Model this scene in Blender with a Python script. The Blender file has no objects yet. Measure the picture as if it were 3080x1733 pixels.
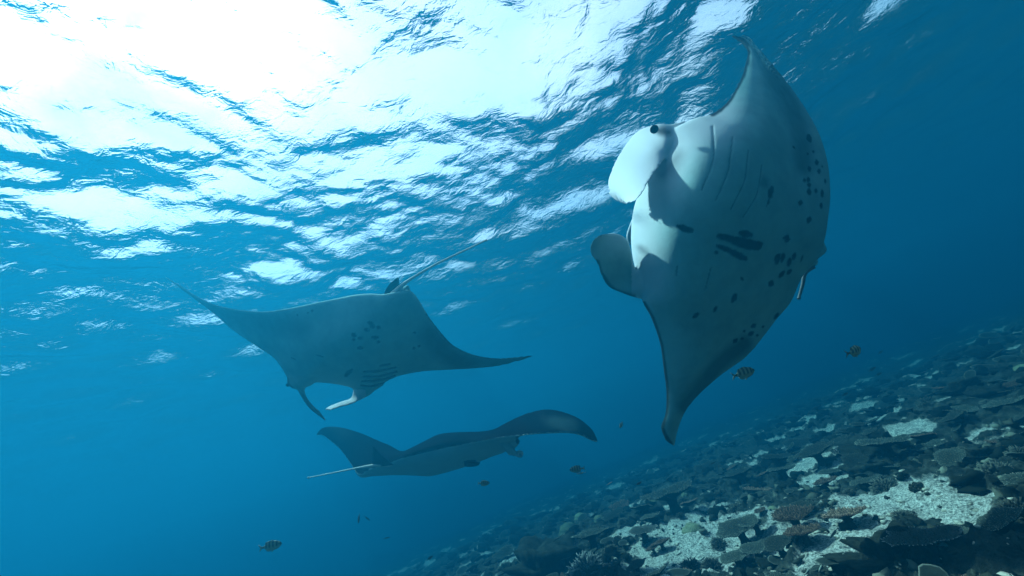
import bpy, bmesh, math, random
import numpy as np
from mathutils import Vector, Matrix
from mathutils.kdtree import KDTree

random.seed(7)
rng = np.random.default_rng(7)
S = bpy.context.scene
C = S.collection

# ------------------------------------------------------------------ camera
PITCH, ROLL, HFOV = math.radians(21.5), math.radians(21), math.radians(110)
cp, sp, cr, sr = math.cos(PITCH), math.sin(PITCH), math.cos(ROLL), math.sin(ROLL)
F = Vector((0, cp, sp))
R = Vector((cr, sp * sr, -cp * sr))
U = Vector((sr, -sp * cr, cp * cr))
cam = bpy.data.cameras.new('camera')
cam.sensor_width = 36
cam.lens = 18 / math.tan(HFOV / 2)
cam.clip_start, cam.clip_end = 0.05, 400
camera = bpy.data.objects.new('camera', cam)
camera.matrix_world = Matrix(((R.x, U.x, -F.x, 0), (R.y, U.y, -F.y, 0), (R.z, U.z, -F.z, 0), (0, 0, 0, 1)))
C.objects.link(camera)
S.camera = camera

# ------------------------------------------------------------------ light
SUN = Vector((-0.55, 0.32, 1.22)).normalized()          # towards the sun
world = bpy.data.worlds.new('World')
S.world = world
world.use_nodes = True
wn = world.node_tree.nodes
sky = wn.new('ShaderNodeTexSky')
sky.sky_type = 'NISHITA'
sky.sun_disc = False
sky.sun_elevation = math.asin(SUN.z)
sky.sun_rotation = math.atan2(SUN.x, SUN.y)
sky.air_density, sky.dust_density, sky.ozone_density = 1.0, 2.5, 1.0
wl = world.node_tree.links
tc = wn.new('ShaderNodeTexCoord')
cn = wn.new('ShaderNodeTexNoise')                        # thin bright broken cloud over the sea
cn.inputs['Scale'].default_value = 3.5
cn.inputs['Detail'].default_value = 6.0
wl.new(tc.outputs['Generated'], cn.inputs['Vector'])
cr_ = wn.new('ShaderNodeMapRange')
cr_.inputs['From Min'].default_value, cr_.inputs['From Max'].default_value = 0.40, 0.62
cr_.inputs['To Min'].default_value, cr_.inputs['To Max'].default_value = 0.45, 0.95
wl.new(cn.outputs[0], cr_.inputs['Value'])
cm = wn.new('ShaderNodeMix'); cm.data_type = 'RGBA'
wl.new(cr_.outputs[0], cm.inputs['Factor'])
wl.new(sky.outputs[0], cm.inputs['A'])
cm.inputs['B'].default_value = (4.0, 3.7, 4.3, 1)
wl.new(cm.outputs['Result'], wn['Background'].inputs[0])
wn['Background'].inputs[1].default_value = 0.15
sun = bpy.data.lights.new('sun', 'SUN')
sun.energy = 5.0
sun.angle = math.radians(2.0)
sun.color = (1.0, 0.96, 0.90)
sun_ob = bpy.data.objects.new('sun', sun)
sun_ob.rotation_euler = SUN.to_track_quat('Z', 'Y').to_euler()
C.objects.link(sun_ob)
S.view_settings.view_transform = 'Standard'
S.view_settings.look = 'None'
S.view_settings.exposure = 1.68
S.view_settings.gamma = 1.0
S.cycles.max_bounces = 6
S.cycles.diffuse_bounces = 2
S.cycles.glossy_bounces = 2
S.cycles.volume_bounces = 1
S.cycles.transparent_max_bounces = 8
S.cycles.sample_clamp_indirect = 4.0

# ------------------------------------------------------------------ helpers
TANH = math.tan(HFOV / 2)

def P(px, py, d):
    """world point on the sight line of a photo pixel (3080 wide), at depth d metres"""
    x = (px - 1540.0) / 1540.0 * TANH
    y = (866.5 - py) / 1540.0 * TANH
    return (F + R * x + U * y) * d

Fa, Ra, Ua = np.array(F), np.array(R), np.array(U)

def PA(px, py, d):
    x = (px - 1540.0) / 1540.0 * TANH
    y = (866.5 - py) / 1540.0 * TANH
    return (Fa + Ra * x[..., None] + Ua * y[..., None]) * d[..., None]

def proj(co):
    d = co @ Fa
    return 1540 + (co @ Ra) / d / TANH * 1540, 866.5 - (co @ Ua) / d / TANH * 1540, d

def hash2(ix, iy, seed):
    h = (ix.astype(np.int64) * 374761393 + iy.astype(np.int64) * 668265263 + seed * 974634777) & 0xFFFFFFFF
    h = ((h ^ (h >> 13)) * 1274126177) & 0xFFFFFFFF
    h = (h ^ (h >> 16)) & 0xFFFFFFFF
    return h / 4294967295.0

def vnoise(x, y, seed=0):
    ix, iy = np.floor(x), np.floor(y)
    fx, fy = x - ix, y - iy
    fx = fx * fx * fx * (fx * (fx * 6 - 15) + 10)
    fy = fy * fy * fy * (fy * (fy * 6 - 15) + 10)
    a, b = hash2(ix, iy, seed), hash2(ix + 1, iy, seed)
    c, d = hash2(ix, iy + 1, seed), hash2(ix + 1, iy + 1, seed)
    return (a * (1 - fx) + b * fx) * (1 - fy) + (c * (1 - fx) + d * fx) * fy - 0.5

def fbm(x, y, octaves=4, seed=0, gain=0.5):
    s, a = 0, 1.0
    for k in range(octaves):
        s = s + a * vnoise(x * 2 ** k + 17.3 * k, y * 2 ** k - 9.1 * k, seed + k)
        a *= gain
    return s

def smooth(e0, e1, x):
    t = np.clip((x - e0) / (e1 - e0), 0, 1)
    return t * t * (3 - 2 * t)

def mesh_np(name, co, faces, smooth_shade=True):
    me = bpy.data.meshes.new(name)
    co = np.asarray(co, dtype=np.float32)
    faces = np.asarray(faces, dtype=np.int32)
    n, k = faces.shape
    me.vertices.add(len(co)); me.vertices.foreach_set('co', co.ravel())
    me.loops.add(n * k); me.loops.foreach_set('vertex_index', faces.ravel())
    me.polygons.add(n)
    me.polygons.foreach_set('loop_start', np.arange(0, n * k, k, dtype=np.int32))
    me.update(calc_edges=True)
    me.validate()
    if smooth_shade:
        me.polygons.foreach_set('use_smooth', np.ones(len(me.polygons), dtype=bool))
    return me

def set_attr(me, name, vals):
    a = me.attributes.new(name, 'FLOAT', 'POINT')
    a.data.foreach_set('value', np.asarray(vals, dtype=np.float32))

def link(name, me, mat=None, parent=None, loc=None):
    o = bpy.data.objects.new(name, me)
    C.objects.link(o)
    if mat is not None and me is not None and len(me.materials) == 0:
        me.materials.append(mat)
    if parent is not None:
        o.parent = parent
    if loc is not None:
        o.location = loc
    return o

def tag(o, label=None, cat=None, group=None, kind=None):
    if label: o['label'] = label
    if cat: o['category'] = cat
    if group: o['group'] = group
    if kind: o['kind'] = kind
    return o

def empty(name, loc, label, cat, group=None):
    o = bpy.data.objects.new(name, None)
    C.objects.link(o)
    o.location = loc
    o.empty_display_size = 0.1
    return tag(o, label, cat, group)

class N:
    """small node-tree helper"""
    def __init__(self, name):
        self.m = bpy.data.materials.new(name)
        self.m.use_nodes = True
        self.t = self.m.node_tree
        self.t.nodes.clear()
        self.out = self.t.nodes.new('ShaderNodeOutputMaterial')
    def n(self, kind, **kw):
        nd = self.t.nodes.new(kind)
        for k, v in kw.items():
            setattr(nd, k, v)
        return nd
    def set(self, nd, **kw):
        for k, v in kw.items():
            nd.inputs[k.replace('_', ' ')].default_value = v
        return nd
    def l(self, a, b):
        self.t.links.new(a, b)

# ------------------------------------------------------------------ materials: water
SURF_Z = 3.75

def water_material():
    g = N('water_surface')
    geo = g.n('ShaderNodeNewGeometry')
    mp = g.n('ShaderNodeMapping'); mp.inputs['Scale'].default_value = (1.0, 1.5, 1.0)
    mp.inputs['Rotation'].default_value = (0, 0, math.radians(25))
    g.l(geo.outputs['Position'], mp.inputs['Vector'])
    n1 = g.set(g.n('ShaderNodeTexNoise'), Scale=4.5, Detail=3.0, Roughness=0.55, Distortion=0.8)
    n2 = g.set(g.n('ShaderNodeTexNoise'), Scale=15.0, Detail=3.0, Roughness=0.6, Distortion=0.5)
    g.l(mp.outputs[0], n1.inputs['Vector']); g.l(mp.outputs[0], n2.inputs['Vector'])
    b1 = g.set(g.n('ShaderNodeBump'), Strength=1.0, Distance=0.022)
    b2 = g.set(g.n('ShaderNodeBump'), Strength=1.0, Distance=0.005)
    g.l(n1.outputs[0], b1.inputs['Height'])
    g.l(n2.outputs[0], b2.inputs['Height'])
    g.l(b1.outputs[0], b2.inputs['Normal'])
    fr = g.n('ShaderNodeFresnel'); fr.inputs['IOR'].default_value = 1 / 1.333
    g.l(b2.outputs[0], fr.inputs['Normal'])
    tr = g.n('ShaderNodeBsdfTransparent')
    gl = g.n('ShaderNodeBsdfGlossy'); gl.inputs['Roughness'].default_value = 0.05
    g.l(b2.outputs[0], gl.inputs['Normal'])
    mx = g.n('ShaderNodeMixShader')
    g.l(fr.outputs[0], mx.inputs[0]); g.l(tr.outputs[0], mx.inputs[1]); g.l(gl.outputs[0], mx.inputs[2])
    g.l(mx.outputs[0], g.out.inputs['Surface'])
    return g.m

def polar_angles(n_front, n_back, half=math.radians(72), mid=math.radians(90)):
    a = np.linspace(mid + half, mid - half, n_front, endpoint=False)
    b = np.linspace(mid - half, mid + half - 2 * math.pi, n_back, endpoint=False)
    return np.concatenate([a, b])

def polar_grid(radii, ang):
    nr, na = len(radii), len(ang)
    rr, aa = np.meshgrid(radii, ang, indexing='ij')
    x, y = (rr * np.cos(aa)).ravel(), (rr * np.sin(aa)).ravel()
    i = np.arange((nr - 1) * na)
    r_, a_ = i // na, i % na
    n_ = (a_ + 1) % na
    f = np.stack([r_ * na + a_, r_ * na + n_, (r_ + 1) * na + n_, (r_ + 1) * na + a_], 1)
    # closing fan at the centre as one quad strip onto a point
    x = np.append(x, 0.0); y = np.append(y, 0.0)
    c = len(x) - 1
    k = np.arange(0, na - 1, 2)
    fan = np.stack([np.full_like(k, c), k + 2 if False else (k + 2) % na, (k + 1) % na, k], 1)
    return x, y, f, fan

# ---- water surface: real waves, seen from below
ang = polar_angles(820, 110)
rad = 0.6 * (46 / 0.6) ** (np.linspace(0, 1, 470))
x, y, f, fan = polar_grid(rad, ang)
z = np.zeros_like(x)
wr = np.random.default_rng(11)
dist = np.hypot(x, y)
main = math.radians(118)
wx = x + 0.35 * fbm(x * 0.6, y * 0.6, 2, 91)
wy = y + 0.35 * fbm(x * 0.6 + 40, y * 0.6, 2, 95)
for k in range(64):
    lam = 0.32 * (9.0) ** wr.random()
    th = main + wr.normal(0, 0.85) + (math.pi if wr.random() < 0.22 else 0)
    kk = 2 * math.pi / lam
    slope = 0.034 * (lam / 1.0) ** 0.10
    amp = slope / kk
    ph = wr.random() * 6.283
    s = np.sin(kk * (wx * math.cos(th) + wy * math.sin(th)) + ph)
    fade = 1 - smooth(0.5, 1.0, (dist * 0.012 * 4) / lam)
    z += amp * fade * (s - 0.28 * np.cos(2 * (kk * (wx * math.cos(th) + wy * math.sin(th)) + ph)))
co = np.stack([x, y, SURF_Z + z], 1)
me = mesh_np('water_surface', co, np.concatenate([f, fan]))
o = link('water_surface', me, water_material())
tag(o, 'rippled underside of the sea surface with bright sky window', None, None, 'structure')
nz = np.zeros(len(me.polygons) * 3); me.polygons.foreach_get('normal', nz)
if nz.reshape(-1, 3)[:, 2].mean() > 0:
    me.flip_normals()

# ---- haze: the water body itself
g = N('haze')
pv = g.n('ShaderNodeVolumePrincipled')
pv.inputs['Color'].default_value = (0.003, 0.092, 0.170, 1)
pv.inputs['Absorption Color'].default_value = (0.0, 0.20, 0.28, 1)
pv.inputs['Density'].default_value = 0.185
pv.inputs['Anisotropy'].default_value = 0.5
g.l(pv.outputs[0], g.out.inputs['Volume'])
bm = bmesh.new()
bmesh.ops.create_cube(bm, size=1, matrix=Matrix.Translation((0, 0, -3.45)) @ Matrix.Diagonal((98, 98, 15.5, 1)))
me = bpy.data.meshes.new('haze'); bm.to_mesh(me); bm.free()
o = link('haze', me, g.m)
tag(o, None, None, None, 'stuff')

# ------------------------------------------------------------------ seabed
def ground_base(x, y):
    z = -1.33 + 0.030 * x - 0.105 * np.maximum(y, -2.0)
    return z + 0.22 * fbm(x * 0.45, y * 0.45, 2, 5) + 0.13 * fbm(x * 1.7, y * 1.7, 3, 21)

def ground_z(x, y):
    return float(ground_base(np.array([x]), np.array([y]))[0])

def on_ground(px, py):
    d = 0.8
    while d < 40:
        p = P(px, py, d)
        if p.z < ground_z(p.x, p.y): break
        d += 0.03
    return P(px, py, d), d

# sandy clearings of the reef: centre (as seen in the photo) and width
CLEAR = [(2600, 1535, 250), (2660, 1600, 170), (2570, 1660, 150), (2500, 1700, 120), (2150, 1625, 200), (2050, 1690, 170), (2240, 1575, 170),
         (2480, 1450, 100), (1960, 1650, 90), (1945, 1705, 110), (1880, 1600, 90), (2360, 1565, 120), (1620, 1655, 130), (1690, 1640, 60), (2650, 1255, 60),
         (2735, 1290, 80), (2545, 1400, 60), (2340, 1640, 100), (2090, 1570, 110), (1250, 1705, 60), (1840, 1475, 60), (1480, 1600, 70), (2740, 1500, 120),
         (2400, 1420, 50), (2300, 1500, 60), (1560, 1520, 50), (2180, 1690, 100)]
CLEAR_W = []
for (a_, b_, w_) in CLEAR:
    p_, d_ = on_ground(a_, b_)
    CLEAR_W.append((p_.x, p_.y, 0.5 * w_ / 1540 * TANH * d_ * 1.15))

def sand_mask(x, y):
    m = fbm(x * 1.1 + 3.1, y * 1.1 - 1.7, 4, 50)
    k = np.zeros_like(x)
    for (a_, b_, r_) in CLEAR_W:
        k = np.maximum(k, 1 - np.hypot(x - a_, y - b_) / (1.75 * r_))
    return smooth(0.0, 0.12, 0.60 * m + 0.34 * fbm(x * 3.3, y * 3.3, 2, 57) + k - 0.15)

def ground(x, y):
    z = ground_base(x, y)
    m = sand_mask(x, y)
    rock = np.abs(fbm(x * 5.0, y * 5.0, 4, 33, 0.55))
    z = z + (0.15 * rock) * (1 - 0.78 * m) + 0.035 * m * fbm(x * 7, y * 7, 4, 61, 0.6)
    z = z + (0.030 + 0.02 * (1 - m)) * np.maximum(0, fbm(x * 19, y * 19, 2, 77) - 0.12)
    return z

def seabed_material():
    g = N('seabed')
    at = g.n('ShaderNodeAttribute', attribute_name='sand')
    geo = g.n('ShaderNodeNewGeometry')
    n1 = g.set(g.n('ShaderNodeTexNoise'), Scale=11.0, Detail=8.0, Roughness=0.65)
    n2 = g.set(g.n('ShaderNodeTexNoise'), Scale=55.0, Detail=5.0, Roughness=0.7)
    g.l(geo.outputs['Position'], n1.inputs['Vector']); g.l(geo.outputs['Position'], n2.inputs['Vector'])
    sand = g.n('ShaderNodeValToRGB')
    sand.color_ramp.elements[0].position = 0.36; sand.color_ramp.elements[0].color = (0.07, 0.072, 0.06, 1)
    sand.color_ramp.elements[1].position = 0.66; sand.color_ramp.elements[1].color = (0.74, 0.71, 0.63, 1)
    g.l(n2.outputs[0], sand.inputs[0])
    n3 = g.set(g.n('ShaderNodeTexNoise'), Scale=16.0, Detail=6.0, Roughness=0.75)
    g.l(geo.outputs['Position'], n3.inputs['Vector'])
    dull = g.n('ShaderNodeMapRange'); dull.inputs['From Min'].default_value = 0.38; dull.inputs['From Max'].default_value = 0.54
    dull.inputs['To Min'].default_value = 0.45; dull.inputs['To Max'].default_value = 1.0
    g.l(n3.outputs[0], dull.inputs['Value'])
    sm = g.n('ShaderNodeMix', data_type='RGBA'); sm.blend_type = 'MULTIPLY'; sm.inputs['Factor'].default_value = 1.0
    g.l(sand.outputs[0], sm.inputs['A']); g.l(dull.outputs[0], sm.inputs['B'])
    rock = g.n('ShaderNodeValToRGB')
    rock.color_ramp.elements[0].position = 0.40; rock.color_ramp.elements[0].color = (0.008, 0.011, 0.008, 1)
    rock.color_ramp.elements[1].position = 0.66; rock.color_ramp.elements[1].color = (0.055, 0.062, 0.05, 1)
    g.l(n1.outputs[0], rock.inputs[0])
    ad = g.n('ShaderNodeMath', operation='ADD'); ad.inputs[1].default_value = -0.5
    g.l(n1.outputs[0], ad.inputs[0])
    a2 = g.n('ShaderNodeMath', operation='MULTIPLY_ADD'); a2.inputs[1].default_value = 1.8
    g.l(ad.outputs[0], a2.inputs[0]); g.l(at.outputs['Fac'], a2.inputs[2])
    a3 = g.n('ShaderNodeMapRange'); a3.inputs['From Min'].default_value = 0.25; a3.inputs['From Max'].default_value = 0.85
    g.l(a2.outputs[0], a3.inputs['Value'])
    mx = g.n('ShaderNodeMix', data_type='RGBA')
    g.l(a3.outputs[0], mx.inputs['Factor']); g.l(rock.outputs[0], mx.inputs['A']); g.l(sm.outputs['Result'], mx.inputs['B'])
    bp = g.set(g.n('ShaderNodeBump'), Strength=1.0, Distance=0.022)
    g.l(n2.outputs[0], bp.inputs['Height'])
    bs = g.n('ShaderNodeBsdfPrincipled'); bs.inputs['Roughness'].default_value = 0.9
    bs.inputs['Specular IOR Level'].default_value = 0.1
    g.l(mx.outputs['Result'], bs.inputs['Base Color']); g.l(bp.outputs[0], bs.inputs['Normal'])
    g.l(bs.outputs[0], g.out.inputs['Surface'])
    return g.m

ang = polar_angles(760, 90, math.radians(68), math.radians(72))
rad = 0.7 * (46 / 0.7) ** (np.linspace(0, 1, 620))
x, y, f, fan = polar_grid(rad, ang)
me = mesh_np('seabed', np.stack([x, y, ground(x, y)], 1), np.concatenate([f, fan]))
nz = np.zeros(len(me.polygons) * 3); me.polygons.foreach_get('normal', nz)
if nz.reshape(-1, 3)[:, 2].mean() < 0:
    me.flip_normals()
set_attr(me, 'sand', sand_mask(x, y))
tag(link('seabed', me, seabed_material()), 'sloping reef floor of rubble, pale sand and dark coral rock', None, None, 'structure')
# ------------------------------------------------------------------ manta rays
def pchip(xs, ys, xq):
    """smooth interpolation of the columns of ys over xs (Catmull-Rom on uneven knots)"""
    xs = np.asarray(xs, float); ys = np.asarray(ys, float)
    if ys.ndim == 1: ys = ys[:, None]
    h = np.diff(xs)[:, None]; dlt = np.diff(ys, axis=0) / h
    m = np.zeros_like(ys)
    m[1:-1] = (dlt[:-1] * h[1:] + dlt[1:] * h[:-1]) / (h[1:] + h[:-1])
    m[0], m[-1] = dlt[0], dlt[-1]
    i = np.clip(np.searchsorted(xs, xq, side='right') - 1, 0, len(xs) - 2)
    t = ((xq - xs[i]) / (xs[i + 1] - xs[i]))[:, None]; hh = (xs[i + 1] - xs[i])[:, None]
    return ((2 * t ** 3 - 3 * t ** 2 + 1) * ys[i] + (t ** 3 - 2 * t ** 2 + t) * hh * m[i]
            + (-2 * t ** 3 + 3 * t ** 2) * ys[i + 1] + (t ** 3 - t ** 2) * hh * m[i + 1])

def closed_loft(front, back):
    """front, back: (nu, nc, 3) grids that share their borders in c; closes the ends too"""
    nu, nc, _ = front.shape
    co = np.concatenate([front.reshape(-1, 3), back.reshape(-1, 3)])
    n0 = nu * nc
    faces = []
    i, j = np.meshgrid(np.arange(nu - 1), np.arange(nc - 1), indexing='ij')
    i, j = i.ravel(), j.ravel()
    a = i * nc + j
    faces.append(np.stack([a, a + 1, a + nc + 1, a + nc], 1))
    faces.append(np.stack([a, a + nc, a + nc + 1, a + 1], 1) + n0)
    ii = np.arange(nu - 1)
    for c in (0, nc - 1):
        q = ii * nc + c
        s = np.stack([q, q + nc, q + nc + n0, q + n0], 1)
        faces.append(s if c == 0 else s[:, ::-1])
    jj = np.arange(nc - 1)
    for r in (0, nu - 1):
        q = r * nc + jj
        s = np.stack([q, q + n0, q + n0 + 1, q + 1], 1)
        faces.append(s if r == 0 else s[:, ::-1])
    return co, np.concatenate(faces)

def sheet_loft(keys, depth_fn, thick_fn, nu=220, nc=110, belly=0.55, blunt=None):
    """keys: (u, edgeA, edgeB) in photo pixels; the sheet gets its own depth and thickness"""
    u = np.linspace(0, 1, nu)
    ku = [k[0] for k in keys]
    A = pchip(ku, [k[1] for k in keys], u); B = pchip(ku, [k[2] for k in keys], u)
    s = np.linspace(0, 1, nc); c = 0.5 - 0.5 * np.cos(math.pi * s)
    uu, cc = np.meshgrid(u, c, indexing='ij')
    px = A[:, None, 0] * (1 - cc) + B[:, None, 0] * cc
    py = A[:, None, 1] * (1 - cc) + B[:, None, 1] * cc
    d = depth_fn(uu, cc, px, py); t = thick_fn(uu, cc)
    edge = np.clip(1 - (2 * cc - 1) ** 2, 0, 1) ** 0.5
    if blunt is not None:
        edge = edge * blunt(uu, cc)
    fr = d - t * belly * edge - 0.006; bk = d + t * (1 - belly) * edge + 0.006
    return closed_loft(PA(px, py, fr), PA(px, py, bk)) + (
        np.concatenate([np.zeros(nu * nc), np.ones(nu * nc)]),)

def tube(points, radii, seg=14, flat=1.0):
    """swept tube through 3-D points"""
    pts = np.array([list(p) for p in points], float)
    n = len(pts)
    tt = np.linspace(0, 1, n); q = np.linspace(0, 1, max(n * 6, 24))
    p = pchip(tt, pts, q); r = pchip(tt, np.array(radii, float), q)[:, 0]
    tang = np.gradient(p, axis=0); tang /= np.linalg.norm(tang, axis=1)[:, None]
    ref = np.array([0.13, 0.2, 1.0]); ref /= np.linalg.norm(ref)
    a = np.cross(tang, ref); a /= np.linalg.norm(a, axis=1)[:, None]
    b = np.cross(tang, a)
    th = np.linspace(0, 2 * math.pi, seg, endpoint=False)
    co = (p[:, None] + r[:, None, None] * (np.cos(th)[None, :, None] * a[:, None] + flat * np.sin(th)[None, :, None] * b[:, None])).reshape(-1, 3)
    m = len(p)
    i, j = np.meshgrid(np.arange(m - 1), np.arange(seg), indexing='ij'); i, j = i.ravel(), j.ravel(); j2 = (j + 1) % seg
    f = np.stack([i * seg + j, i * seg + j2, (i + 1) * seg + j2, (i + 1) * seg + j], 1)
    co = np.concatenate([co, p[:1], p[-1:]])
    k = np.arange(0, seg, 2)
    cap0 = np.stack([np.full_like(k, m * seg), (k + 2) % seg, (k + 1) % seg, k], 1)
    e = (m - 1) * seg
    cap1 = np.stack([np.full_like(k, m * seg + 1), e + k, e + (k + 1) % seg, e + (k + 2) % seg], 1)
    return co, np.concatenate([f, cap0, cap1])

def capsule(px, py, x1, y1, x2, y2, r, soft=4):
    vx, vy = x2 - x1, y2 - y1
    L = vx * vx + vy * vy
    t = np.clip(((px - x1) * vx + (py - y1) * vy) / max(L, 1e-6), 0, 1)
    d = np.hypot(px - x1 - t * vx, py - y1 - t * vy)
    wob = np.minimum(r, 9) * (0.35 * vnoise(px / 13.0, py / 11.0, 3) + 0.25 * vnoise(px / 5.0, py / 5.0, 4))
    r = r * (1.05 - 0.35 * np.abs(2 * t - 1) ** 2)
    return 1 - smooth(r - soft, r + soft, d + wob)

def polyline_d(px, py, pts):
    d = np.full_like(px, 1e9)
    q = pchip(np.linspace(0, 1, len(pts)), np.array(pts, float), np.linspace(0, 1, 14))
    for a, b in zip(q[:-1], q[1:]):
        vx, vy = b - a
        t = np.clip(((px - a[0]) * vx + (py - a[1]) * vy) / (vx * vx + vy * vy), 0, 1)
        d = np.minimum(d, np.hypot(px - a[0] - t * vx, py - a[1] - t * vy))
    return d

def fuse(pieces, voxel, iters):
    """one continuous skin from several closed pieces; also returns which side each vertex came from"""
    cos, fs, sides, off = [], [], [], 0
    for co, f, sd in pieces:
        cos.append(co); fs.append(f + off); sides.append(sd); off += len(co)
    co, f, sd = np.concatenate(cos), np.concatenate(fs), np.concatenate(sides)
    me = mesh_np('tmp', co, f)
    ob = bpy.data.objects.new('tmp', me); C.objects.link(ob)
    m = ob.modifiers.new('r', 'REMESH'); m.mode = 'VOXEL'; m.voxel_size = voxel; m.use_smooth_shade = True
    sm = ob.modifiers.new('s', 'SMOOTH'); sm.factor = 0.5; sm.iterations = iters
    dg = bpy.context.evaluated_depsgraph_get()
    new = bpy.data.meshes.new_from_object(ob.evaluated_get(dg))
    bpy.data.objects.remove(ob); bpy.data.meshes.remove(me)
    kd = KDTree(len(co))
    for i, v in enumerate(co): kd.insert(v, i)
    kd.balance()
    n = len(new.vertices)
    q = np.empty(n * 3); new.vertices.foreach_get('co', q); q = q.reshape(-1, 3)
    idx = np.fromiter((kd.find(v)[1] for v in q), dtype=int, count=n)
    return new, q, sd[idx]

def skin_material(name, dark, light):
    g = N(name)
    at = g.n('ShaderNodeAttribute', attribute_name='pigment_shade')
    geo = g.n('ShaderNodeTexCoord')
    n1 = g.set(g.n('ShaderNodeTexNoise'), Scale=5.0, Detail=7.0, Roughness=0.65)
    n2 = g.set(g.n('ShaderNodeTexNoise'), Scale=60.0, Detail=3.0, Roughness=0.6)
    g.l(geo.outputs['Object'], n1.inputs['Vector']); g.l(geo.outputs['Object'], n2.inputs['Vector'])
    r = g.n('ShaderNodeValToRGB')
    r.color_ramp.elements[0].position = 0.30; r.color_ramp.elements[0].color = tuple(v * 0.76 for v in light) + (1,)
    r.color_ramp.elements[1].position = 0.60; r.color_ramp.elements[1].color = light + (1,)
    g.l(n1.outputs[0], r.inputs[0])
    rd = g.n('ShaderNodeValToRGB')
    rd.color_ramp.elements[0].position = 0.35; rd.color_ramp.elements[0].color = tuple(v * 0.7 for v in dark) + (1,)
    rd.color_ramp.elements[1].position = 0.75; rd.color_ramp.elements[1].color = tuple(v * 1.5 for v in dark) + (1,)
    g.l(n1.outputs[0], rd.inputs[0])
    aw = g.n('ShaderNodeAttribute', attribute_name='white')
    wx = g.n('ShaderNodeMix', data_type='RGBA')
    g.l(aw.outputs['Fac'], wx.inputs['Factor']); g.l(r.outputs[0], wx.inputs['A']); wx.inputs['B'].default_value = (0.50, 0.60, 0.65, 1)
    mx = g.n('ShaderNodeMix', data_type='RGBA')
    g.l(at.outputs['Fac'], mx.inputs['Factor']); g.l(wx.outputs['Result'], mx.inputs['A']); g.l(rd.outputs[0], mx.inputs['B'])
    bp = g.set(g.n('ShaderNodeBump'), Strength=0.35, Distance=0.004)
    g.l(n2.outputs[0], bp.inputs['Height'])
    bs = g.n('ShaderNodeBsdfPrincipled'); bs.inputs['Roughness'].default_value = 0.7
    bs.inputs['Specular IOR Level'].default_value = 0.0
    g.l(mx.outputs['Result'], bs.inputs['Base Color']); g.l(bp.outputs[0], bs.inputs['Normal'])
    tl = g.n('ShaderNodeBsdfTranslucent'); g.l(mx.outputs['Result'], tl.inputs['Color'])
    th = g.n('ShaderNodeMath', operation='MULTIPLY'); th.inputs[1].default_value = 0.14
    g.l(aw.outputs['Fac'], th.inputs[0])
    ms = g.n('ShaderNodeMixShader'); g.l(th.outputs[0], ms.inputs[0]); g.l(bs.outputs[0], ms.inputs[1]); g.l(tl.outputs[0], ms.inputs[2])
    g.l(ms.outputs[0], g.out.inputs['Surface'])
    return g.m

DARK, LIGHT = (0.004, 0.006, 0.009), (0.19, 0.38, 0.38)
M_SKIN = skin_material('manta_skin', DARK, LIGHT)
M_TAIL = skin_material('manta_tail', (0.10, 0.12, 0.13), (0.60, 0.64, 0.58))
g = N('eye_dark'); bs = g.n('ShaderNodeBsdfPrincipled'); bs.inputs['Base Color'].default_value = (0.006, 0.008, 0.01, 1)
bs.inputs['Roughness'].default_value = 0.9; bs.inputs['Specular IOR Level'].default_value = 0.0; g.l(bs.outputs[0], g.out.inputs['Surface']); M_EYE = g.m

def finish_part(name, me, mat, root, pig=None):
    if pig is not None: set_attr(me, 'pigment_shade', pig)
    me.materials.clear()
    for v in me.vertices: pass
    o = link(name, me, mat)
    o.parent = root
    o.matrix_parent_inverse = Matrix.Translation(-root.location)
    return o

def simple_part(name, pieces, mat, root, pig=0.0):
    cos, fs, off = [], [], 0
    for p in pieces:
        cos.append(p[0]); fs.append(p[1] + off); off += len(p[0])
    me = mesh_np(name, np.concatenate(cos), np.concatenate(fs))
    return finish_part(name, me, mat, root, np.full(len(me.vertices), pig))

def eye_part(root, p, r):
    bm = bmesh.new(); bmesh.ops.create_uvsphere(bm, u_segments=20, v_segments=12, radius=r, matrix=Matrix.Translation(p))
    me = bpy.data.meshes.new('eye'); bm.to_mesh(me); bm.free()
    me.polygons.foreach_set('use_smooth', np.ones(len(me.polygons), dtype=bool))
    return finish_part('eye', me, M_EYE, root)

# ============ the big ray banking on the right, belly to the camera
D1 = 3.0
K1 = [(0.00, (2198, 109), (2204, 104)), (0.03, (2226, 128), (2246, 107)), (0.07, (2246, 152), (2275, 136)),
      (0.13, (2241, 190), (2316, 184)), (0.22, (2222, 248), (2376, 258)), (0.30, (2183, 311), (2434, 345)),
      (0.36, (2137, 345), (2468, 412)), (0.42, (2085, 358), (2490, 490)), (0.47, (2020, 395), (2496, 545)),
      (0.53, (1958, 500), (2497, 600)), (0.58, (1914, 600), (2491, 655)), (0.63, (1899, 680), (2480, 722)),
      (0.68, (1902, 770), (2450, 790)), (0.72, (1922, 850), (2412, 835)), (0.76, (1932, 905), (2381, 905)),
      (0.81, (1958, 955), (2335, 962)), (0.86, (1984, 1030), (2250, 1068)), (0.91, (1996, 1115), (2155, 1140)),
      (0.95, (2004, 1190), (2078, 1215)), (0.975, (2000, 1250), (2050, 1262)), (0.99, (1988, 1290), (2036, 1305)),
      (1.00, (2002, 1325), (2028, 1344))]
def gauss(x, c, w): return np.exp(-((x - c) / w) ** 2)
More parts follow.
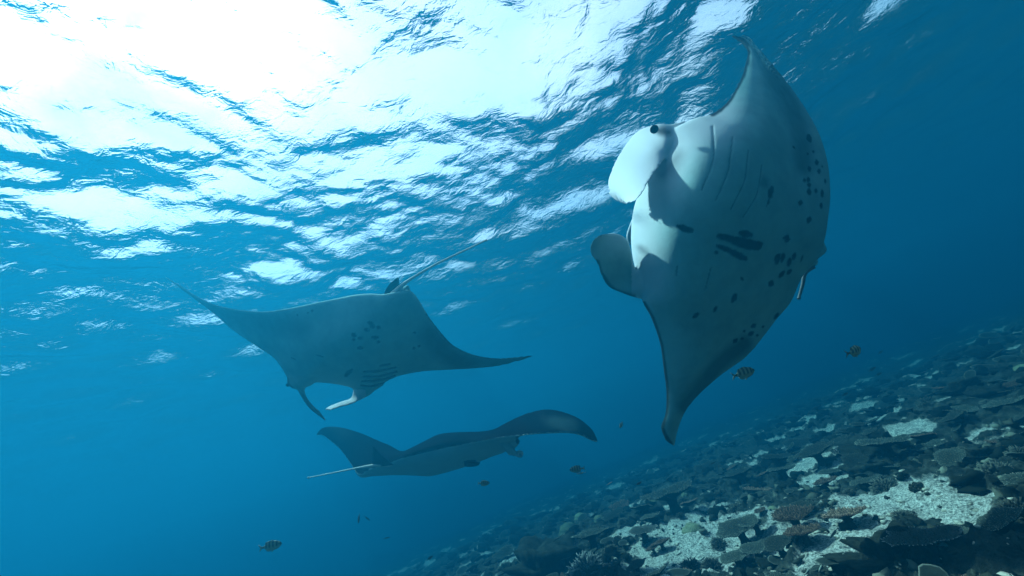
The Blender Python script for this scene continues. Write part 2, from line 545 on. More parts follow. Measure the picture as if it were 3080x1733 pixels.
def d1(u, c, px, py):
    d = D1 + 0.0 * u
    d = d - 0.25 * gauss(u, 0.55, 0.28) * (0.4 + 0.6 * np.sin(math.pi * np.clip(c, 0, 1)))   # body belly towards us
    d = d + 0.75 * np.clip((0.38 - u) / 0.38, 0, 1) ** 1.5                                        # upper wing sweeps back
    d = d + 0.10 * np.clip((u - 0.78) / 0.22, 0, 1) ** 1.5
    d = d + 0.42 * smooth(0.45, 1.0, c) * gauss(u, 0.26, 0.22)                                      # trailing side turns away
    d = d + 0.22 * smooth(0.55, 1.0, c) * gauss(u, 0.84, 0.12)
    head = gauss(u, 0.61, 0.105)
    d = d + 0.30 * head * np.clip(1 - c / 0.27, 0, 1) ** 2                                         # cheek rolls towards the mouth
    return d
def t1(u, c):
    return 0.030 + 0.48 * gauss(u, 0.57, 0.215) * (0.45 + 0.55 * gauss(c, 0.35, 0.35)) + 0.05 * gauss(u, 0.5, 0.4) * gauss(c, 0.25, 0.3)
body = sheet_loft(K1, d1, t1, 330, 190)

# upper cephalic fin: a broad paddle turned to the light
KU = [(0.0, (2062, 362), (2085, 470)), (0.12, (2020, 374), (2040, 462)), (0.25, (1975, 374), (2022, 470)), (0.38, (1920, 394), (2002, 478)),
      (0.52, (1880, 438), (1984, 500)), (0.66, (1848, 492), (1962, 532)), (0.80, (1828, 553), (1941, 566)),
      (0.90, (1835, 588), (1925, 592)), (0.97, (1856, 610), (1903, 610)), (1.0, (1874, 617), (1888, 617))]
fu = sheet_loft(KU, lambda u, c, px, py: 2.93 - 0.07 * smooth(0.1, 0.3, u) - 0.34 * smooth(0.25, 0.95, u) + (1 - c) * (0.10 + 0.48 * smooth(0.12, 0.6, u)) - 0.05 * np.sin(math.pi * c),
                lambda u, c: 0.026 + 0.11 * smooth(0.0, 0.15, u) * (1 - smooth(0.12, 0.5, u)), 110, 70)
# lower cephalic fin, seen from its shaded outer side
KL = [(0.0, (1950, 905), (1960, 800)), (0.12, (1905, 893), (1935, 800)), (0.25, (1868, 880), (1915, 815)), (0.38, (1830, 863), (1905, 790)),
      (0.50, (1808, 828), (1902, 768)), (0.62, (1795, 790), (1899, 752)), (0.74, (1778, 765), (1895, 738)),
      (0.86, (1777, 735), (1884, 718)), (0.95, (1795, 711), (1865, 706)), (1.0, (1815, 703), (1845, 701))]
fl = sheet_loft(KL, lambda u, c, px, py: 2.95 + 0.10 * (1 - u) - 0.20 * (1 - c) * smooth(0.2, 0.7, u) + 0.05 * np.sin(math.pi * c),
                lambda u, c: 0.030 + 0.24 * (1 - smooth(0.0, 0.4, u)), 110, 70)
# far lip of the open mouth
KM = [(0.0, (1908, 640), (1925, 640)), (0.5, (1884, 706), (1930, 706)), (1.0, (1892, 736), (1925, 742))]
fm = sheet_loft(KM, lambda u, c, px, py: 3.42 + 0.0 * u, lambda u, c: 0.05 + 0 * u, 60, 30)
# small pelvic fins beside the tail
def lobe(keys, d, t=0.03, nu=40, nc=26):
    return sheet_loft(keys, lambda u, c, px, py: d + 0 * u, lambda u, c: t + 0 * u, nu, nc)
pv1 = lobe([(0, (2436, 700), (2450, 790)), (0.5, (2470, 712), (2466, 775)), (0.85, (2482, 737), (2480, 764)), (1.0, (2487, 748), (2486, 757))], 3.32)
pv2 = lobe([(0, (2400, 760), (2390, 830)), (0.5, (2432, 764), (2424, 812)), (0.85, (2452, 778), (2444, 802)), (1.0, (2463, 784), (2455, 800))], 3.24)

me, q, side = fuse([body, (fu[0], fu[1], fu[2] + 10), fl, fm, pv1, pv2], 0.011, 6)
is_fin = side > 5
side = side % 10
px, py, dd = proj(q)
spots = [(2040, 681, 2080, 695, 10), (2228, 702, 2258, 706, 11), (2163, 709, 2222, 727, 11), (2208, 724, 2280, 741, 17), (2270, 730, 2290, 734, 7),
         (2158, 739, 2204, 757, 8), (2196, 755, 2241, 778, 10), (2154, 757, 2156, 762, 6), (2367, 714, 2366, 722, 11),
         (2336, 790, 2342, 768, 9), (2351, 786, 2357, 766, 7), (2371, 796, 2376, 780, 7), (2386, 778, 2391, 764, 6), (2409, 786, 2414, 770, 3),
         (2346, 832, 2358, 818, 6), (2369, 823, 2378, 814, 6), (2317, 858, 2322, 848, 8), (2204, 904, 2212, 888, 8), (2148, 936, 2154, 924, 5),
         (2088, 954, 2098, 944, 6), (2230, 836, 2234, 842, 4), (2263, 983, 2272, 977, 6), (2237, 996, 2239, 996, 5), (2253, 1008, 2264, 1000, 6),
         (2277, 1009, 2279, 1008, 5), (2229, 1020, 2235, 1018, 5), (2208, 1030, 2216, 1022, 6), (2330, 958, 2340, 944, 6), (2294, 984, 2296, 982, 4),
         (2432, 410, 2436, 424, 8), (2446, 455, 2447, 458, 5), (2429, 463, 2430, 464, 6), (2456, 484, 2457, 492, 7), (2473, 500, 2473, 502, 4),
         (2434, 503, 2435, 512, 7), (2464, 511, 2464, 519, 6), (2420, 540, 2420, 545, 6), (2431, 535, 2431, 545, 6), (2434, 555, 2434, 559, 7),
         (2434, 572, 2434, 582, 7), (2454, 571, 2454, 577, 6), (2473, 574, 2473, 590, 5), (2408, 606, 2407, 614, 8), (2470, 614, 2470, 624, 5),
         (2436, 655, 2431, 668, 7), (2322, 566, 2316, 592, 9), (2314, 598, 2311, 612, 4), (2482, 540, 2482, 550, 3), (2385, 440, 2390, 446, 3)]
pig = np.zeros(len(q))
for s in spots:
    pig = np.maximum(pig, capsule(px, py, *s, soft=3.0) * 1.0)
pig = np.maximum(pig, 0.5 * capsule(px, py, 2296, 540, 2304, 556, 14, 14))
pig = np.maximum(pig, 0.55 * capsule(px, py, 1996, 524, 2040, 470, 20, 30))          # upper fin's shade at the mouth corner, painted into the skin
pig = np.maximum(pig, 0.85 * capsule(px, py, 1976, 392, 2012, 398, 13, 12))         # round the eye
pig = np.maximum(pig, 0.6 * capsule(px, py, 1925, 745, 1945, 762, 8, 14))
gill = np.zeros(len(q))
for line in ([(2143, 379), (2146, 430), (2144, 485), (2111, 572)], [(2204, 413), (2197, 470), (2188, 524), (2154, 601)],
             [(2252, 451), (2247, 500), (2239, 548), (2200, 628)], [(2293, 495), (2286, 545), (2275, 591), (2236, 654)],
             [(2326, 580), (2316, 600), (2306, 622)], [(2038, 800), (2035, 815), (2034, 828)], [(2139, 805), (2130, 840), (2122, 872)]):
    gill = np.maximum(gill, 1 - smooth(0.8, 3.0, polyline_d(px, py, line)))
gill *= (side < 0.5)
pig = np.maximum(pig, gill * 0.5)
# grey trailing bands on both wings, dark leading rims (they follow the wing's own edges)
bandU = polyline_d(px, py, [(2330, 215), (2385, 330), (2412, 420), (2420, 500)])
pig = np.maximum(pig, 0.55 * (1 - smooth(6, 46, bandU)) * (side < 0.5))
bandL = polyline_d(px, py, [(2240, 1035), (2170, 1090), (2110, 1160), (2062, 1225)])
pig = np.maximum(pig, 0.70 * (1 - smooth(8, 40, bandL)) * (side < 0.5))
rimU = polyline_d(px, py, [(2205, 108), (2236, 128), (2247, 152), (2240, 200), (2222, 248), (2183, 311), (2145, 341)])
pig = np.maximum(pig, 0.95 * (1 - smooth(6, 14, rimU + 3 * vnoise(px / 12, py / 12, 8))))
rimL = polyline_d(px, py, [(1935, 915), (1958, 955), (1984, 1030), (1996, 1115), (2004, 1190), (2000, 1250), (1988, 1290), (2015, 1338)])
pig = np.maximum(pig, 0.95 * (1 - smooth(5, 14, rimL)))
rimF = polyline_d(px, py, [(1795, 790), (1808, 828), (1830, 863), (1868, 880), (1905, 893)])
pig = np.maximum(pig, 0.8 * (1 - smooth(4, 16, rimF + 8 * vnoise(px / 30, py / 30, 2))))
pig[side > 0.5] = np.maximum(pig[side > 0.5], 0.99)
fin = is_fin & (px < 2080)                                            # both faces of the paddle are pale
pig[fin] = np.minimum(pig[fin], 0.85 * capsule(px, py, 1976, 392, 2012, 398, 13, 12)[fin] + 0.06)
nrm = np.zeros(len(q) * 3); me.vertices.foreach_get('normal', nrm); nrm = nrm.reshape(-1, 3)
q2 = q - nrm * (0.006 * gill)[:, None]
me.vertices.foreach_set('co', q2.astype(np.float32).ravel()); me.update()
root1 = empty('manta_ray', P(2250, 640, 3.0), 'big white bellied manta banking upright with open mouth, seen from below', 'manta ray')
white = np.where(fin, 1 - smooth(1990, 2060, px), 0.0)  # pale fin and head skin, with sunlit brightness worked into the colour
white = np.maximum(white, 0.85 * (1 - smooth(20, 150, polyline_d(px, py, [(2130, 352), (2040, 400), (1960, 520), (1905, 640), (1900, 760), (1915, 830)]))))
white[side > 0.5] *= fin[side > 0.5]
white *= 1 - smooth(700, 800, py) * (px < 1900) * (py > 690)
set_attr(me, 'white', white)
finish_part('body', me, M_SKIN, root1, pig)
eye_part(root1, P(1968, 389, 2.80), 0.032)
simple_part('tail', [tube([P(2444, 800, 3.25), P(2422, 822, 3.30), P(2414, 858, 3.34), P(2404, 893, 3.38), P(2403, 898, 3.38)], [0.030, 0.017, 0.014, 0.012, 0.016])], M_TAIL, root1, 0.9)

# ============ the paler ray gliding away on the left
K2 = [(0.00, (496, 834), (496, 831)), (0.05, (534, 862), (538, 855)), (0.11, (580, 897), (590, 889)), (0.18, (636, 938), (645, 915)),
      (0.25, (706, 998), (722, 931)), (0.31, (776, 1045), (800, 936)), (0.36, (823, 1077), (870, 926)), (0.41, (850, 1112), (940, 912)),
      (0.45, (868, 1140), (1009, 898)), (0.49, (905, 1160), (1065, 887)), (0.53, (950, 1151), (1110, 883)), (0.57, (1003, 1155), (1150, 885)),
      (0.61, (1055, 1166), (1190, 878)), (0.65, (1100, 1186), (1228, 872)), (0.69, (1142, 1166), (1253, 892)), (0.73, (1170, 1146), (1286, 946)),
      (0.77, (1205, 1130), (1321, 993)), (0.81, (1270, 1118), (1360, 1035)), (0.86, (1350, 1113), (1420, 1065)), (0.91, (1440, 1108), (1490, 1077)),
      (0.95, (1510, 1099), (1540, 1075)), (0.98, (1570, 1083), (1580, 1071)), (1.0, (1604, 1070), (1606, 1068))]
D2 = 4.2
def d2(u, c, px, py):
    d = 4.62 - 0.62 * c * gauss(u, 0.57, 0.32)
    d = d + 0.75 * np.clip((0.42 - u) / 0.42, 0, 1) ** 1.4 + 0.25 * np.clip((u - 0.72) / 0.28, 0, 1) ** 1.3
    d = d - 0.14 * gauss(u, 0.57, 0.17) * np.sin(math.pi * c)
    return d - 0.30
def t2(u, c):
    return 0.030 + 0.36 * gauss(u, 0.57, 0.15) * (0.35 + 0.65 * gauss(c, 0.35, 0.35)) + 0.05 * gauss(u, 0.57, 0.35)
body = sheet_loft(K2, d2, t2, 330, 120)
fL = sheet_loft([(0.0, (885, 1125), (960, 1140)), (0.15, (876, 1163), (935, 1160)), (0.28, (893, 1172), (919, 1166)), (0.45, (905, 1192), (920, 1190)),
                 (0.65, (930, 1228), (944, 1222)), (0.8, (948, 1243), (960, 1236)), (0.93, (968, 1258), (973, 1253)), (1.0, (980, 1267), (982, 1265))],
                lambda u, c, px, py: 4.25 + 0.12 * u, lambda u, c: 0.035 + 0.16 * (1 - smooth(0, 0.35, u)), 90, 40)
fR = sheet_loft([(0.0, (1100, 1130), (1140, 1162)), (0.15, (1066, 1150), (1114, 1187)), (0.28, (1062, 1178), (1098, 1196)), (0.40, (1056, 1197), (1078, 1206)),
                 (0.55, (1030, 1206), (1056, 1216)), (0.72, (1002, 1217), (1022, 1226)), (0.88, (982, 1227), (996, 1233)), (0.96, (977, 1231), (981, 1234)), (1.0, (976, 1232), (977, 1233))],
                lambda u, c, px, py: 4.25 - 0.10 * u + 0.10 * (1 - c), lambda u, c: 0.035 + 0.16 * (1 - smooth(0, 0.35, u)), 90, 40)
cheek = sheet_loft([(0, (870, 1120), (900, 1110)), (0.4, (864, 1140), (900, 1150)), (0.75, (867, 1158), (895, 1165)), (1, (880, 1169), (896, 1170))],
                   lambda u, c, px, py: 4.28 + 0 * u, lambda u, c: 0.12 + 0 * u, 40, 30)
pl1 = lobe([(0, (1150, 905), (1195, 900)), (0.35, (1160, 872), (1200, 872)), (0.7, (1176, 850), (1200, 848)), (1.0, (1196, 835), (1199, 836))], 3.78, 0.03)
pl2 = lobe([(0, (1190, 880), (1165, 905)), (0.4, (1160, 893), (1150, 914)), (0.75, (1135, 902), (1130, 913)), (1.0, (1118, 910), (1118, 912))], 3.74, 0.03)
me, q, side = fuse([body, fL, fR, cheek], 0.013, 4)
px, py, dd = proj(q)
pig = np.zeros(len(q))
for s in [(1110, 971, 1122, 982, 9), (1137, 984, 1142, 986, 7), (1098, 991, 1108, 994, 8), (1061, 1006, 1069, 1010, 8), (1080, 1017, 1088, 1016, 7),
          (1062, 1022, 1067, 1022, 6), (1120, 1014, 1136, 1015, 7), (1136, 1029, 1141, 1029, 6), (1078, 1047, 1089, 1047, 7), (1244, 1001, 1250, 1001, 5),
          (1243, 1048, 1248, 1046, 5), (1257, 1042, 1263, 1040, 5), (924, 941, 928, 941, 4), (937, 936, 941, 934, 4), (892, 947, 896, 949, 4), (952, 1068, 972, 1074, 3),
          (1040, 1130, 1058, 1112, 8), (876, 1076, 890, 1082, 2), (1142, 1101, 1172, 1095, 4)]:
    pig = np.maximum(pig, capsule(px, py, *s[:4], s[4] * 0.8, soft=2.8) * 0.95)
gill = np.zeros(len(q))
for line in ([(1086, 1161), (1112, 1163), (1150, 1155), (1180, 1143)], [(1089, 1148), (1140, 1145), (1188, 1132)],
             [(1093, 1134), (1140, 1133), (1193, 1119)], [(1095, 1119), (1140, 1117), (1190, 1107)]):
    gill = np.maximum(gill, 1 - smooth(1.6, 4.4, polyline_d(px, py, line)))
pig = np.maximum(pig, 0.9 * gill)
pig = np.maximum(pig, 0.55 * (1 - smooth(5, 55, polyline_d(px, py, [(640, 925), (730, 955), (830, 975), (900, 985)]))))
pig = np.maximum(pig, 0.35 * (1 - smooth(0, 60, polyline_d(px, py, [(520, 850), (580, 890), (640, 925)]))))
pig = np.maximum(pig, 0.55 * (1 - smooth(5, 55, polyline_d(px, py, [(1290, 1010), (1330, 1050), (1400, 1085), (1590, 1078)]))))
pig = np.maximum(pig, 0.75 * (1 - smooth(0, 10, polyline_d(px, py, [(864, 1140), (867, 1158), (880, 1169)]))))
pig = np.maximum(pig, 0.8 * (1 - smooth(2, 5, polyline_d(px, py, [(1284, 945), (1321, 993), (1354, 1031), (1405, 1059), (1475, 1075), (1605, 1069)]))))
pig = np.maximum(pig, 0.55 * smooth(1170, 1195, py) * (px < 985))
pig[side > 0.5] = np.maximum(pig[side > 0.5], 0.99)
finm = (py > 1172) & (px > 975) & (px < 1100)
pig[finm] = 0.12
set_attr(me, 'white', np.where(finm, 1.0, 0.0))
root2 = empty('manta_ray', P(1080, 1020, 4.1), 'manta gliding away on the left, long tail up and gill slits showing below', 'manta ray')
nrm = np.zeros(len(q) * 3); me.vertices.foreach_get('normal', nrm); nrm = nrm.reshape(-1, 3)
me.vertices.foreach_set('co', (q - nrm * (0.012 * gill)[:, None]).astype(np.float32).ravel()); me.update()
finish_part('body', me, M_SKIN, root2, pig)
simple_part('dorsal_fin', [pl1[:2]], M_SKIN, root2, 0.92)
simple_part('pelvic_fin', [pl2[:2]], M_SKIN, root2, 0.5)
pl3 = lobe([(0, (1185, 905), (1240, 905)), (0.5, (1195, 880), (1236, 880)), (1.0, (1222, 858), (1230, 860))], 3.80, 0.05)
simple_part('pelvic_fin', [pl3[:2]], M_SKIN, root2, 0.05)
simple_part('tail', [tube([P(1160, 912, 3.80), P(1196, 874, 3.74), P(1223, 848, 3.72), P(1302, 800, 3.70), P(1380, 762, 3.75), P(1455, 726, 3.80), P(1462, 723, 3.80), P(1466, 721, 3.8)],
                              [0.050, 0.034, 0.016, 0.011, 0.009, 0.0075, 0.013, 0.006])], M_TAIL, root2, 0.05)
pl4 = lobe([(0, (1178, 896), (1172, 912)), (0.5, (1156, 896), (1152, 911)), (1.0, (1136, 903), (1134, 909))], 3.70, 0.03)
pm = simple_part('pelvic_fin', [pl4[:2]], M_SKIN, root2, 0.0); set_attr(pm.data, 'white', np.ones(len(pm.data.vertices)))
eye_part(root2, P(866, 1158, 4.26), 0.022)

# ============ the dark backed ray crossing below, seen from behind
K3 = [  # u, top contour, crease, belly contour, depth top, crease, belly
    (0.00, (952, 1306), (952, 1308), (953, 1310), 7.0, 6.98, 7.0),
    (0.03, (966, 1289), (968, 1308), (969, 1310), 6.9, 6.85, 6.9),
    (0.07, (992, 1283), (990, 1322), (991, 1324), 6.8, 6.70, 6.75),
    (0.12, (1029, 1286), (1025, 1353), (1026, 1355), 6.7, 6.45, 6.5),
    (0.17, (1066, 1296), (1057, 1398), (1058, 1400), 6.6, 6.15, 6.2),
    (0.21, (1095, 1306), (1078, 1426), (1080, 1434), 6.5, 5.85, 5.95),
    (0.26, (1130, 1322), (1112, 1411), (1122, 1433), 6.4, 5.72, 5.9),
    (0.32, (1173, 1340), (1165, 1393), (1172, 1430), 6.3, 5.62, 5.95),
    (0.37, (1208, 1357), (1212, 1377), (1215, 1430), 6.1, 5.55, 5.95),
    (0.42, (1240, 1345), (1252, 1366), (1255, 1431), 6.0, 5.48, 5.95),
    (0.47, (1276, 1327), (1292, 1357), (1290, 1433), 6.0, 5.42, 5.92),
    (0.52, (1318, 1307), (1330, 1348), (1322, 1427), 6.0, 5.36, 5.88),
    (0.57, (1360, 1301), (1372, 1340), (1372, 1413), 6.0, 5.30, 5.82),
    (0.62, (1410, 1299), (1420, 1331), (1425, 1396), 5.98, 5.22, 5.76),
    (0.67, (1455, 1297), (1468, 1322), (1480, 1374), 5.9, 5.15, 5.68),
    (0.71, (1490, 1289), (1505, 1316), (1523, 1358), 5.85, 5.1, 5.6),
    (0.74, (1520, 1273), (1532, 1312), (1548, 1338), 5.8, 5.06, 5.45),
    (0.77, (1550, 1258), (1556, 1309), (1562, 1316), 5.7, 5.02, 5.1),
    (0.82, (1595, 1240), (1605, 1305), (1606, 1307), 5.55, 4.95, 5.0),
    (0.87, (1648, 1231), (1660, 1302), (1661, 1304), 5.4, 4.9, 4.95),
    (0.92, (1706, 1243), (1716, 1302), (1717, 1304), 5.25, 4.88, 4.92),
    (0.96, (1752, 1266), (1755, 1312), (1756, 1314), 5.1, 4.88, 4.9),
    (0.985, (1785, 1298), (1780, 1325), (1781, 1327), 5.0, 4.88, 4.9),
    (1.0, (1798, 1326), (1797, 1330), (1798, 1331), 4.94, 4.92, 4.94)]
nu = 300
u = np.linspace(0, 1, nu)
arr = np.array([[*k[1], *k[2], *k[3], k[4], k[5], k[6]] for k in K3], float)
v = pchip([k[0] for k in K3], arr, u)
T, Kc, B, dT, dK, dB = v[:, 0:2], v[:, 2:4], v[:, 4:6], v[:, 6], v[:, 7], v[:, 8]
def arcrow(A2, dA, B2, dB_, bulge, n):
    s = np.linspace(0, 1, n)[None]
    p = A2[:, None] * (1 - s[..., None]) + B2[:, None] * s[..., None]
    d = dA[:, None] * (1 - s) + dB_[:, None] * s - bulge[:, None] * np.sin(math.pi * s)
    return PA(p[..., 0], p[..., 1], d)
wb = gauss(u, 0.5, 0.24)
top = arcrow(T, dT, Kc, dK, 0.02 + 0.22 * wb, 40)
bel = arcrow(Kc, dK, B, dB, 0.0 + 0.16 * wb, 40)
front = np.concatenate([top, bel[:, 1:]], 1)
far = 0.05 + 0.40 * wb
bk = arcrow(T, dT + 0.02, B, dB + 0.02, -far, 79)
sd = np.concatenate([np.repeat([np.concatenate([np.ones(40), np.zeros(39)])], nu, 0).ravel(), np.ones(nu * 79)])
co, f = closed_loft(front, bk)
# near cephalic fin curling under the head, the other one hanging below
c1 = sheet_loft([(0, (1500, 1325), (1530, 1370)), (0.3, (1530, 1335), (1548, 1371)), (0.55, (1545, 1350), (1562, 1377)), (0.8, (1554, 1360), (1572, 1376)), (1, (1560, 1368), (1573, 1372))],
                lambda u, c, px, py: 5.30 - 0.05 * u, lambda u, c: 0.06 + 0.15 * (1 - u), 60, 30)
c2 = sheet_loft([(0, (1398, 1387), (1396, 1404)), (0.4, (1414, 1386), (1416, 1405)), (0.75, (1432, 1388), (1436, 1402)), (1, (1444, 1390), (1443, 1397))],
                lambda u, c, px, py: 5.55 + 0 * u, lambda u, c: 0.06 + 0 * u, 60, 30)
hd = sheet_loft([(0, (1535, 1312), (1530, 1350)), (0.5, (1552, 1314), (1550, 1346)), (0.85, (1560, 1322), (1557, 1340)), (1, (1563, 1330), (1561, 1335))],
                lambda u, c, px, py: 5.32 + 0 * u, lambda u, c: 0.14 + 0 * u, 40, 30)
me, q, side = fuse([(co, f, sd), c1, (c2[0], c2[1], c2[2] * 0 + 1), hd], 0.016, 4)
px, py, dd = proj(q)
pig = np.where(side > 0.5, 1.0, 0.0)
pale = 0.10 * (1 - smooth(5, 40, polyline_d(px, py, [(1660, 1268), (1700, 1275), (1715, 1285)]) + 30 * vnoise(px / 25, py / 25, 6)))
pale = np.maximum(pale, 0.06 * (1 - smooth(0, 30, polyline_d(px, py, [(1010, 1295), (1040, 1310)]) + 16 * vnoise(px / 20, py / 20, 9))))
pig = pig - pale * (side > 0.5)
pig = np.maximum(pig, 0.75 * (1 - smooth(2, 10, polyline_d(px, py, [(1556, 1318), (1563, 1332)]))))
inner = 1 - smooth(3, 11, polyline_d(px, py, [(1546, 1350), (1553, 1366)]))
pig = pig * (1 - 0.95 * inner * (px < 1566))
root3 = empty('manta_ray', P(1300, 1380, 5.7), 'dark backed manta with raised wings crossing below the other two', 'manta ray')
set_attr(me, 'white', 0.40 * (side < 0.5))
finish_part('body', me, M_SKIN, root3, pig)
curl = []
for k in range(14):
    a = k / 13 * 5.2
    curl.append(P(1565 + 9 * math.cos(a + 2.4) * (1 - k / 20), 1366 + 8 * math.sin(a + 2.4) * (1 - k / 20), 5.22 + 0.004 * k))
fc = simple_part('fin_curl', [tube(curl, [0.030 - 0.0009 * k for k in range(14)])], M_SKIN, root3, 0.0)
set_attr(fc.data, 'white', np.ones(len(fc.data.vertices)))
dl = lobe([(0, (1118, 1408), (1185, 1398)), (0.35, (1120, 1380), (1160, 1378)), (0.7, (1121, 1356), (1138, 1358)), (1.0, (1121, 1340), (1124, 1342))], 5.62, 0.05)
simple_part('dorsal_fin', [dl[:2]], M_SKIN, root3, 0.97)
simple_part('tail', [tube([P(1190, 1392, 5.68), P(1150, 1398, 5.62), P(1106, 1403, 5.60), P(1070, 1409, 5.62), P(1000, 1423, 5.68), P(932, 1436, 5.75), P(928, 1437, 5.75), P(925, 1438, 5.75)],
                              [0.050, 0.034, 0.020, 0.013, 0.010, 0.008, 0.017, 0.008])], M_TAIL, root3, 0.15)
eye_part(root3, P(1557, 1328, 5.22), 0.03)
# ------------------------------------------------------------------ corals
def coral_material(name, base, tip, scale=9.0, bump=0.5):
    g = N(name)
    at = g.n('ShaderNodeAttribute', attribute_name='tip')
    tc = g.n('ShaderNodeTexCoord')
    oi = g.n('ShaderNodeObjectInfo')
    n1 = g.set(g.n('ShaderNodeTexNoise'), Scale=scale, Detail=5.0, Roughness=0.65)
    g.l(tc.outputs['Object'], n1.inputs['Vector'])
    r = g.n('ShaderNodeValToRGB')
    r.color_ramp.elements[0].position = 0.35; r.color_ramp.elements[0].color = tuple(v * 0.5 for v in base) + (1,)
    r.color_ramp.elements[1].position = 0.68; r.color_ramp.elements[1].color = tuple(v * 1.7 for v in base) + (1,)
    g.l(n1.outputs[0], r.inputs[0])
    mx = g.n('ShaderNodeMix', data_type='RGBA')
    g.l(at.outputs['Fac'], mx.inputs['Factor']); g.l(r.outputs[0], mx.inputs['A']); mx.inputs['B'].default_value = tip + (1,)
    hs = g.n('ShaderNodeHueSaturation')
    mr = g.n('ShaderNodeMapRange'); mr.inputs['To Min'].default_value = 0.6; mr.inputs['To Max'].default_value = 1.5
    g.l(oi.outputs['Random'], mr.inputs['Value']); g.l(mr.outputs[0], hs.inputs['Value'])
    g.l(mx.outputs['Result'], hs.inputs['Color'])
    bp = g.set(g.n('ShaderNodeBump'), Strength=bump, Distance=0.01)
    n2 = g.set(g.n('ShaderNodeTexNoise'), Scale=scale * 6, Detail=3.0)
    g.l(tc.outputs['Object'], n2.inputs['Vector']); g.l(n2.outputs[0], bp.inputs['Height'])
    bs = g.n('ShaderNodeBsdfPrincipled'); bs.inputs['Roughness'].default_value = 0.9
    bs.inputs['Specular IOR Level'].default_value = 0.05
    g.l(hs.outputs[0], bs.inputs['Base Color']); g.l(bp.outputs[0], bs.inputs['Normal'])
    g.l(bs.outputs[0], g.out.inputs['Surface'])
    return g.m

M_TABLE = coral_material('table_coral', (0.010, 0.014, 0.011), (0.40, 0.44, 0.37))
M_PINK = coral_material('rosy_coral', (0.024, 0.018, 0.011), (0.40, 0.26, 0.19))
M_WHITE = coral_material('white_rim_coral', (0.014, 0.017, 0.012), (0.85, 0.85, 0.80))
M_BUSH = coral_material('bushy_coral', (0.012, 0.016, 0.013), (0.20, 0.20, 0.16))
M_MASS = coral_material('massive_coral', (0.12, 0.13, 0.08), (0.36, 0.36, 0.25), 14.0)
M_ROCK = coral_material('dead_reef_rock', (0.018, 0.021, 0.016), (0.16, 0.16, 0.12), 6.0, 0.9)
M_PALE = coral_material('pale_rubble', (0.26, 0.24, 0.19), (0.6, 0.57, 0.5), 20.0, 0.6)

class Geo:
    """collects vertices, quads and the 'tip' value"""
    def __init__(self): self.v, self.f, self.t, self.n = [], [], [], 0
    def add(self, v, f, t):
        v = np.asarray(v, float); f = np.asarray(f, int)
        self.v.append(v); self.f.append(f + self.n); self.t.append(np.broadcast_to(np.asarray(t, float), (len(v),)).copy()); self.n += len(v)
    def mesh(self, name, mat):
        me = mesh_np(name, np.concatenate(self.v), np.concatenate(self.f))
        t = np.concatenate(self.t)
        if len(me.vertices) == len(t): set_attr(me, 'tip', t)
        me.materials.append(mat)
        return me

def nub(gx, p, d, h, r, tip=1.0, seg=4, base_t=0.12):
    d = np.asarray(d, float); d /= np.linalg.norm(d)
    a = np.cross(d, [0.3, 0.2, 0.9]); a /= (np.linalg.norm(a) + 1e-9); b = np.cross(d, a)
    th = np.linspace(0, 2 * math.pi, seg, endpoint=False)
    ring = np.cos(th)[:, None] * a + np.sin(th)[:, None] * b
    p = np.asarray(p, float)
    v = np.concatenate([p + ring * r, p + d * h * 0.65 + ring * r * 0.8, p + d * h + ring * r * 0.25])
    i = np.arange(seg); j = (i + 1) % seg
    f = [np.stack([i + k * seg, j + k * seg, j + (k + 1) * seg, i + (k + 1) * seg], 1) for k in range(2)]
    if seg == 4: f.append(np.array([[8, 9, 10, 11]]))
    gx.add(v, np.concatenate(f), np.concatenate([np.full(seg, base_t), np.full(seg, 0.35 * tip), np.full(seg, tip)]))

